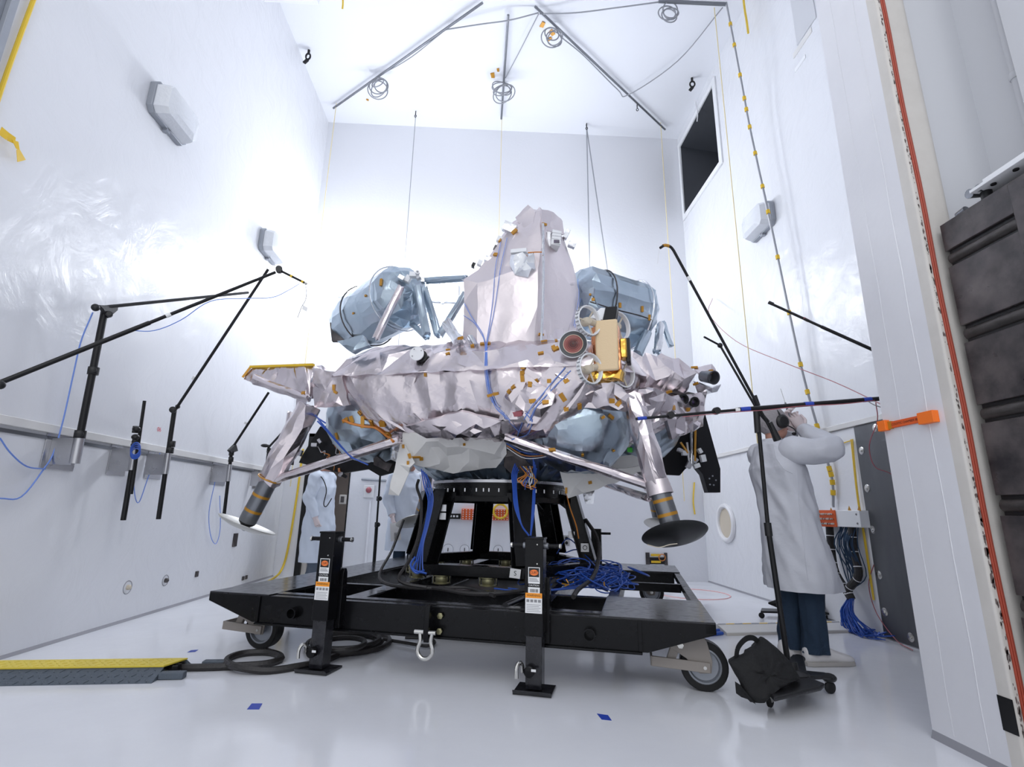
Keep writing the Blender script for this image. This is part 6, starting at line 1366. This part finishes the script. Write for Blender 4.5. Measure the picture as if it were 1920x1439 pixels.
# second sandbag with its roller base at the back right
c = FL(1495, 1160, 0); fb = thing('sandbag', c, 'black sandbag lying on a roller base behind the person', 'sandbag')
rings = []
for i in range(7):
    t_ = i / 6; R_ = math.sin(PI * (t_ * .94 + .03)) ; x = -.28 + .66 * t_
    rings.append([c + V((x, math.cos(k * PI / 5) * .14 * R_, .11 + math.sin(k * PI / 5) * .085 * R_ + .03 * (1 - t_))) for k in range(10)])
lump('bag', rings, M['black_cloth'], '', '', .012, 7, 5, fb)
rb = thing('roller_base', c, 'black roller base under the far sandbag', 'roller base'); MB().prism([c + V((-.4, -.05, .055)), c + V((.3, -.12, .055)), c + V((.34, -.02, .055)), c + V((-.3, .12, .055))], (0, 0, .02)).build('plate', M['black_plastic'], rb, .004)
for dx, dy in ((-.38, -.02), (.28, -.08), (.1, -.1)): MB().lathe(c + V((dx, dy - .01, .028)), (.2, 1, 0), [(.022, 0), (.028, .004), (.028, .016), (.022, .02)], 14).build('caster_wheel', M['rubber'], rb)

# ================================================================== people
def hand(par, wrist, d, n, curl, m='glove', thumb=1, spread=.12, sz=1.0):
    # d: direction of the fingers, n: palm normal (fingers bend towards n)
    d = V(d).normalized(); n = V(n); n = (n - d * n.dot(d)).normalized(); s_ = d.cross(n) * thumb
    mb = MB(); L0 = .095 * sz
    rg = []
    for f_, w_, t_ in ((-.05, .026, .024), (0.0, .028, .022), (.3, .038, .019), (.7, .043, .017), (1.0, .040, .013)):
        c = wrist + d * (L0 * f_); rg.append([c + s_ * (math.cos(k * PI / 6) * w_ * sz) + n * (math.sin(k * PI / 6) * t_ * sz) for k in range(12)])
    vs = [p for r in rg for p in r]; mb.add(vs, [(i * 12 + k, i * 12 + (k + 1) % 12, (i + 1) * 12 + (k + 1) % 12, (i + 1) * 12 + k) for i in range(4) for k in range(12)] + [tuple(range(12)), tuple(range(48, 60))])
    for i, (off, ln) in enumerate(((.030, .072), (.010, .080), (-.011, .076), (-.031, .060))):
        b = wrist + d * (L0 * .93) + s_ * off * sz; dr = (d + s_ * (off * 4 * spread)).normalized(); pts = [b]; a_ = 0
        for k, fr_ in enumerate((.45, .32, .23)):
            a_ += curl * (1 + .12 * i) * (1, 1.1, .7)[k]; v_ = dr * math.cos(a_) + n * math.sin(a_); pts.append(pts[-1] + v_ * (ln * fr_ * sz))
        mb.tube(pts, [.0105 * sz, .0098 * sz, .009 * sz, .0068 * sz], 8, smooth=3)
    b = wrist + d * (L0 * .22) + s_ * (.030 * sz); v1 = (d * .65 + s_ * .72 + n * .25).normalized(); v2 = (d * .85 + s_ * .15 + n * .5).normalized()
    mb.tube([b, b + v1 * (.042 * sz), b + v1 * (.042 * sz) + v2 * (.03 * sz), b + v1 * (.042 * sz) + v2 * (.055 * sz)], [.0145 * sz, .0125 * sz, .0105 * sz, .008 * sz], 8, smooth=3)
    return mb.build('glove', M[m], par, sharp=60)
def cloth_loft(rings, step_amp, seed, mb=None, n=72, rows=11, fold=14):
    # rings: (centre, halfx, halfy, ax, ay); lofted surface with vertical folds growing with step_amp
    out = []
    for j in range(len(rings) - 1):
        for q in range(rows):
            t = q / rows; a, b = rings[j], rings[j + 1]
            out.append(tuple(V(a[0]).lerp(V(b[0]), t) if i == 0 else (a[i] + (b[i] - a[i]) * t if not isinstance(a[i], V) else a[i].lerp(b[i], t)) for i in range(5)))
    out.append(rings[-1]); vs = []
    for j, (c, hx, hy, ax, ay) in enumerate(out):
        for k in range(n):
            t = 2 * PI * k / n; d = ax * (math.cos(t) * hx) + ay * (math.sin(t) * hy); p = V(c) + d
            g_ = V((p.x * 6 + p.z * 2.2, p.y * 6 - p.z * 1.2, p.z * 2.4 + seed)); q = .55 * noise.noise(V((math.cos(t) * 1.6, math.sin(t) * 1.6, p.z * 1.3 + seed))) + .75 * (.4 - abs(noise.noise(g_)) * 1.6) + .35 * (.4 - abs(noise.noise(g_ * 2.3)) * 1.6)
            vs.append(p + d.normalized() * (q * step_amp * (.5 + .8 * j / len(out))))
    m_ = len(out); fs = [(i * n + k, i * n + (k + 1) % n, (i + 1) * n + (k + 1) % n, (i + 1) * n + k) for i in range(m_ - 1) for k in range(n)]
    mb = mb or MB(); mb.add(vs, fs + [tuple(reversed(range(n))), tuple(range((m_ - 1) * n, m_ * n))]); return mb
def person(loc, yaw, arms, label, coat_m, leg_m, lean=0.0, hood=True, hem=.50, scale=1.0, feet=((.02, .11), (.06, -.10)), headpitch=0.0, shoe='shoe', girth=1.0, headset=False, mask=False, mbhands=(1, 1)):
    loc = V(loc); Rz = Matrix.Rotation(yaw, 3, 'Z')
    def W(x, y, z): return loc + Rz @ V((x * scale, y * scale, z * scale))
    fx, lx = Rz @ V((1, 0, 0)), Rz @ V((0, 1, 0))
    t = thing('person', loc, label, 'person')
    # continuous body grown over a skeleton
    bones = {'pel': ((0, 0, .93), .14), 'sp': ((-.01 + lean * .3, 0, 1.15), .13), 'ch': ((lean * .7, 0, 1.34), .145), 'nk': ((.0 + lean, 0, 1.50), .058), 'hd': ((.02 + lean, 0, 1.62), .085), 'tp': ((.025 + lean, 0, 1.72), .075)}
    ed = [('pel', 'sp'), ('sp', 'ch'), ('ch', 'nk'), ('nk', 'hd'), ('hd', 'tp')]
    for sd, nm in ((1, 'l'), (-1, 'r')):
        f_ = feet[0 if sd > 0 else 1]
        bones['hp' + nm] = ((0, .09 * sd, .90), .10); bones['kn' + nm] = ((f_[0] * .5 + .02, f_[1], .48), .065); bones['an' + nm] = ((f_[0] - .02, f_[1], .10), .045); bones['to' + nm] = ((f_[0] + .12, f_[1], .045), .04)
        sh, el, wr = arms[0 if sd > 0 else 1]
        bones['sh' + nm] = (sh, .065); bones['el' + nm] = (el, .042); bones['wr' + nm] = (wr, .03)
        ed += [('pel', 'hp' + nm), ('hp' + nm, 'kn' + nm), ('kn' + nm, 'an' + nm), ('an' + nm, 'to' + nm), ('ch', 'sh' + nm), ('sh' + nm, 'el' + nm), ('el' + nm, 'wr' + nm)]
    keys = list(bones); me = bpy.data.meshes.new('body'); me.from_pydata([W(*bones[k][0]) - loc for k in keys], [(keys.index(a), keys.index(b)) for a, b in ed], [])
    bo = link('body', me, M['skin'], t); md = bo.modifiers.new('skin', 'SKIN'); md.use_smooth_shade = True
    sv = me.skin_vertices[0].data
    for i, k in enumerate(keys): sv[i].radius = (bones[k][1] * scale * .8, bones[k][1] * scale * .8); sv[i].use_root = (k == 'pel')
    s2 = bo.modifiers.new('sub', 'SUBSURF'); s2.levels = 2; s2.render_levels = 2
    # coat
    hx = [.165, .17, .185, .20, .215, .235, .25]; g = girth
    rings = [((.0 + lean, 0, 1.515), .065, .075), ((.0 + lean * .95, 0, 1.475), .10, .155), ((lean * .8, 0, 1.41), .125, .215), ((lean * .8, 0, 1.30), .165 * g, .225), ((lean * .5, 0, 1.12), .170 * g, .205 * g), ((lean * .35, 0, .95), .175 * g, .215 * g), ((.005, 0, .75), .20 * g, .235 * g), ((.03, 0, hem), .225 * g, .255 * g)]
    mb = cloth_loft([(W(*c), a * scale, b * scale, fx, lx) for c, a, b in rings], .034 * scale, loc.x * 3)
    sl_ = MB()
    for i, (sh, el, wr) in enumerate(arms):
        a, b, c = W(*sh), W(*el), W(*wr); m1, m2 = a.lerp(b, .5), b.lerp(c, .45)
        pts = smooth_path([a.lerp(W(lean * .8, 0, 1.38), .35), a, m1 + V((0, 0, -.012)), b, m2, c], 14); rr_ = [.085, .095, .088, .085, .072, .052]
        nn = 36; vs = []; x, y = frame_of(pts[1] - pts[0]); tt = (pts[1] - pts[0]).normalized()
        for j, p in enumerate(pts):
            t2 = (pts[min(j + 1, len(pts) - 1)] - pts[max(j - 1, 0)]).normalized(); qd = tt.rotation_difference(t2); x = qd @ x; y = qd @ y; tt = t2
            f_ = j / (len(pts) - 1) * (len(rr_) - 1); i0 = min(int(f_), len(rr_) - 2); r_ = (rr_[i0] + (rr_[i0 + 1] - rr_[i0]) * (f_ - i0)) * scale
            for k in range(nn):
                th = 2 * PI * k / nn; d = x * math.cos(th) + y * math.sin(th); r2 = r_ * (1 + .13 * noise.noise((p + d * .1) * 9) + .22 * (.3 - abs(noise.noise(V((p.x * 5 + p.z * 9, p.y * 8, p.z * 5)) + d * .9 + V((0, 0, loc.x)))))); vs.append(p + d * r2)
        np_ = len(pts); sl_.add(vs, [(i_ * nn + k, i_ * nn + (k + 1) % nn, (i_ + 1) * nn + (k + 1) % nn, (i_ + 1) * nn + k) for i_ in range(np_ - 1) for k in range(nn)] + [tuple(range(nn)), tuple(range((np_ - 1) * nn, np_ * nn))])
    mb.add(sl_.v, sl_.f)
    ct = mb.build('lab_coat', M[coat_m], t, sharp=70)
    cl = MB(); cl.lathe(W(lean, 0, 1.495), V((lean * .3, 0, 1)), [(.075 * scale, 0), (.070 * scale, .03), (.066 * scale, .03), (.070 * scale, 0)], 20, False); cl.build('collar', M[coat_m], ct)
    for sx in (-1,):
        pts = [W(.02, -(.225 * g + .018), 1.25 - k * .1) for k in range(7)]
    # trousers and shoes
    for i, sd in enumerate((1, -1)):
        f_ = feet[i]; pts = [W(0, .085 * sd, .88), W(f_[0] * .5 + .015, f_[1] * .95, .5), W(f_[0] - .02, f_[1], .25), W(f_[0] - .025, f_[1], .075)]
        rg = cloth_loft([(pts[0], .10 * scale, .09 * scale, fx, lx), (pts[1], .085 * scale, .08 * scale, fx, lx), (pts[2], .078 * scale, .07 * scale, fx, lx), (pts[3], .090 * scale, .07 * scale, fx, lx)], .022, sd * 2.0 + loc.x)
        rg.build('trouser_leg', M[leg_m], t, sharp=70)
        a0 = f_[0]
        so = []
        for x_, hw, z1, z0 in ((-.10, .022, .085, .02), (-.085, .038, .105, .006), (-.03, .042, .105, .004), (.04, .042, .095, .004), (.10, .050, .07, .004), (.15, .050, .055, .004), (.185, .040, .045, .008), (.20, .020, .034, .016)):
            so.append([W(a0 + x_ * 1.18, f_[1] + hw * 1.1 * math.cos(k * PI / 6) , ((z0 + z1) / 2 + (z1 - z0) / 2 * math.sin(k * PI / 6)) * 1.22) for k in range(12)])
        mb = MB(); mb.add([p for r in so for p in r], [(i_ * 12 + k, i_ * 12 + (k + 1) % 12, (i_ + 1) * 12 + (k + 1) % 12, (i_ + 1) * 12 + k) for i_ in range(7) for k in range(12)] + [tuple(range(12)), tuple(range(84, 96))])
        shn = mb.build('shoe', M[shoe], t, sharp=60)
        sl2 = MB(); out_ = [(-.105, .03), (-.08, .044), (0, .046), (.08, .052), (.14, .056), (.185, .044), (.206, .0), (.185, -.044), (.14, -.056), (.08, -.052), (0, -.046), (-.08, -.044), (-.105, -.03)]
        sl2.prism([W(a0 + x_ * 1.18, f_[1] + y_ * 1.1, .001) for x_, y_ in out_], (0, 0, .026 * scale)); sl2.build('sole', M['sole'], shn, .004)
        for k in range(4): MB().tube([W(a0 + .02 + k * .022, f_[1] + .025, .121 - .011 * k), W(a0 + .03 + k * .022, f_[1], .129 - .011 * k), W(a0 + .02 + k * .022, f_[1] - .025, .121 - .011 * k)], .004, 5).build('lace', M['white_cable'], shn)
    # gloves
    for i, (sh, el, wr) in enumerate(arms):
        a, b = W(*el), W(*wr); d = (b - a).normalized(); hd_ = mbhands[i]
        hand(t, b + d * .02, hd_[0] if isinstance(hd_, tuple) else d, (Rz @ V(hd_[1])) if isinstance(hd_, tuple) else -lx * (1 if i == 0 else -1), hd_[2] if isinstance(hd_, tuple) else .35, thumb=(1 if i == 0 else -1), sz=scale * 1.05)
        MB().tube([b - d * .035, b + d * .03], [.047 * scale, .035 * scale], 16).build('glove_cuff', M['glove'], t)
    # head: face features and cover
    hc = W(.02 + lean, 0, 1.645); Rh = Rz @ Matrix.Rotation(headpitch, 3, 'Y')
    def Hd(x, y, z): return hc + Rh @ V((x * scale, y * scale, z * scale))
    hm = MB(); hm.ball(hc, .1 * scale, 14, (1.0, .80, 1.18), Rh)
    hm.ball(Hd(.02, 0, -.06), .075 * scale, 12, (1.0, .82, .9), Rh); head = hm.build('head', M['skin'], bo if False else t, sharp=80)
    MB().prism([Hd(.095, -.012, -.02), Hd(.095, .012, -.02), Hd(.098, .006, .03), Hd(.098, -.006, .03)], Rh @ V((.022, 0, -.006))).build('nose', M['skin'], head, .004)
    for sd in (-1, 1):
        MB().ball(Hd(.088, .034 * sd, .022), .011 * scale, 8).build('eye', M['white_plastic'], head); MB().ball(Hd(.097, .034 * sd, .022), .005 * scale, 6).build('pupil', M['ink'], head)
        MB().ball(Hd(-.005, .082 * sd, -.008), .03 * scale, 8, (.7, .3, 1.1), Rh).build('ear', M['skin'], head)
    MB().box(Hd(.095, 0, -.055), (.012, .045, .008), Rh).build('mouth', M['red_cable'], head, .003)
    if mask: MB().ball(Hd(.045, 0, -.045), .07 * scale, 10, (.95, 1.0, .75), Rh).build('face_mask', M['mask'], head)
    if hood:
        nt_ = MB(); nt_.ball(Hd(-.012, 0, .022), .112 * scale, 14, (1.02, .88, 1.05), Rh); k = nt_.build('hair_net', M['hairnet'], t, sharp=80)
    if headset:
        for sd in (-1, 1): MB().lathe(Hd(.012, .075 * sd, .0), Rh @ V((0, sd, 0)), [(.050 * scale, 0), (.053 * scale, .012), (.050 * scale, .03), (.034 * scale, .042)], 22).build('ear_cup', M['black_plastic'], t)
        MB().tube([Hd(.0 + .01 * 0, .105 * math.cos(a_), .118 * math.sin(a_)) for a_ in [i * PI / 12 for i in range(13)]], .009, 8).build('headband', M['black_plastic'], t)
        MB().tube([Hd(.02, -.11, -.03), Hd(.07, -.115, -.06), Hd(.105, -.09, -.085), Hd(.115, -.06, -.095)], .005, 7, smooth=4).build('microphone_arm', M['black_plastic'], t); MB().ball(Hd(.115, -.055, -.096), .013, 8, (1.4, 1, 1)).build('microphone', M['black_plastic'], t)
    return t, W, Hd
# man at the right, seen from his right side, both hands raised to a pole
PR = V((2.295, 3.90, 0))
sh_r, el_r, wr_r = (-.06, -.20, 1.42), (.14, -.31, 1.43), (.17, -.02, 1.60)
sh_l, el_l, wr_l = (-.06, .20, 1.42), (.19, .26, 1.42), (.125, .06, 1.625)
t, W, Hd = person(PR, math.radians(6), ((sh_l, el_l, wr_l), (sh_r, el_r, wr_r)), 'person in white lab coat, hairnet and headset raising both gloved hands at right', 'coat', 'jeans', lean=-.085, hem=.47, scale=1.04, feet=((-.03, .07), (.05, -.07)), headpitch=-.12, girth=1.0, headset=True, mbhands=((V((-.25, -.05, 1)), (.3, -1, 0), .55), (V((-.45, .05, 1)), (.2, 1, .0), .55)))
_ct = [o for o in t.children if o.name.startswith('lab_coat')][0]; _of = wloc(t)
_bv = BVHTree.FromPolygons([p.co + _of for p in _ct.data.vertices], [tuple(p.vertices) for p in _ct.data.polygons])
def seam(pix, r=.004):
    pts = []
    for a_, b_ in zip(pix[:-1], pix[1:]):
        for k in range(6):
            hit = _bv.ray_cast(EYE, ray(a_[0] + (b_[0] - a_[0]) * k / 6, a_[1] + (b_[1] - a_[1]) * k / 6))
            if hit[0] is not None: pts.append(hit[0])
    if len(pts) > 3: MB().tube(pts, r, 5).build('coat_seam', M['coat'], t)
seam([(1494, 880), (1497, 930), (1503, 990), (1510, 1050), (1516, 1096)]); seam([(1426, 860), (1432, 920), (1450, 1000)], .003); seam([(1452, 838), (1456, 860), (1470, 880), (1490, 890)], .004)
# watch strap of the far arm, thin probe held up
MB().torus(W(.135, .09, 1.585), V((.5, .3, -.6)), .045, .009, 18, 6).build('wristwatch', M['black'], t)
pr = thing('probe_rod', W(.10, .02, 1.72), 'thin grey probe held up in the gloved hands', 'probe'); MB().tube([W(.115, .03, 1.665), W(.08, .03, 1.82)], .007, 8).build('rod', M['grey_tube'], pr); MB().tube([W(.098, .03, 1.74), W(.091, .03, 1.77)], .010, 8).build('collar', M['black'], pr); MB().tube([W(.08, .03, 1.82), W(.055, .03, 1.93)], .0025, 6).build('tip', M['chrome'], pr)
# two people at the back
p1_ = A(598, 1000, 7.75)
person((p1_.x - .02, 7.75, 0), math.radians(-12), (((.0, .2, 1.43), (-.02, .25, 1.14), (.06, .22, .90)), ((.0, -.2, 1.43), (-.04, -.25, 1.14), (.06, -.22, .88))), 'person in pale blue lab coat and face mask beside the back doorway', 'coat_blue', 'trouser', hem=.27, scale=1.0, hood=True, mask=True, girth=1.02, mbhands=(1, 1))
cl = A(598, 895, 7.5); free('shoulder_strap', [[A(597, 890, 7.52), A(606, 900, 7.48), A(612, 920, 7.46), A(607, 945, 7.46), A(612, 950, 7.46), A(622, 935, 7.48)]], .007, 'black', 'dark headset cord hanging down the coat of the person by the doorway')
p2_ = A(757, 1000, 7.35)
person((p2_.x + .02, 7.40, 0), math.radians(-60), (((.0, .2, 1.43), (.0, .26, 1.15), (.12, .20, 1.0)), ((.0, -.2, 1.43), (-.02, -.27, 1.15), (.10, -.25, .93))), 'person in pale lab coat holding papers, mostly hidden behind the stand', 'coat_blue', 'jeans', hem=.47, scale=1.0, hood=True, girth=1.08, mbhands=(1, 1))
pp = thing('paper_sheet', A(742, 1000, 7.02), 'pale blue printed sheet held by the person behind the stand', 'paper'); MB().prism([A(731, 982, 7.02), A(750, 980, 7.06), A(752, 1013, 7.06), A(733, 1016, 7.02)], (0, .003, 0)).build('sheet', M['paper'], pp)
for k in range(6): MB().prism([A(739, 1000 + k * 2.1, 7.018), A(746, 999.6 + k * 2.1, 7.028), A(746, 1000.6 + k * 2.1, 7.028), A(739, 1001 + k * 2.1, 7.018)], (0, -.001, 0)).build('print_line', M['ink'], pp)
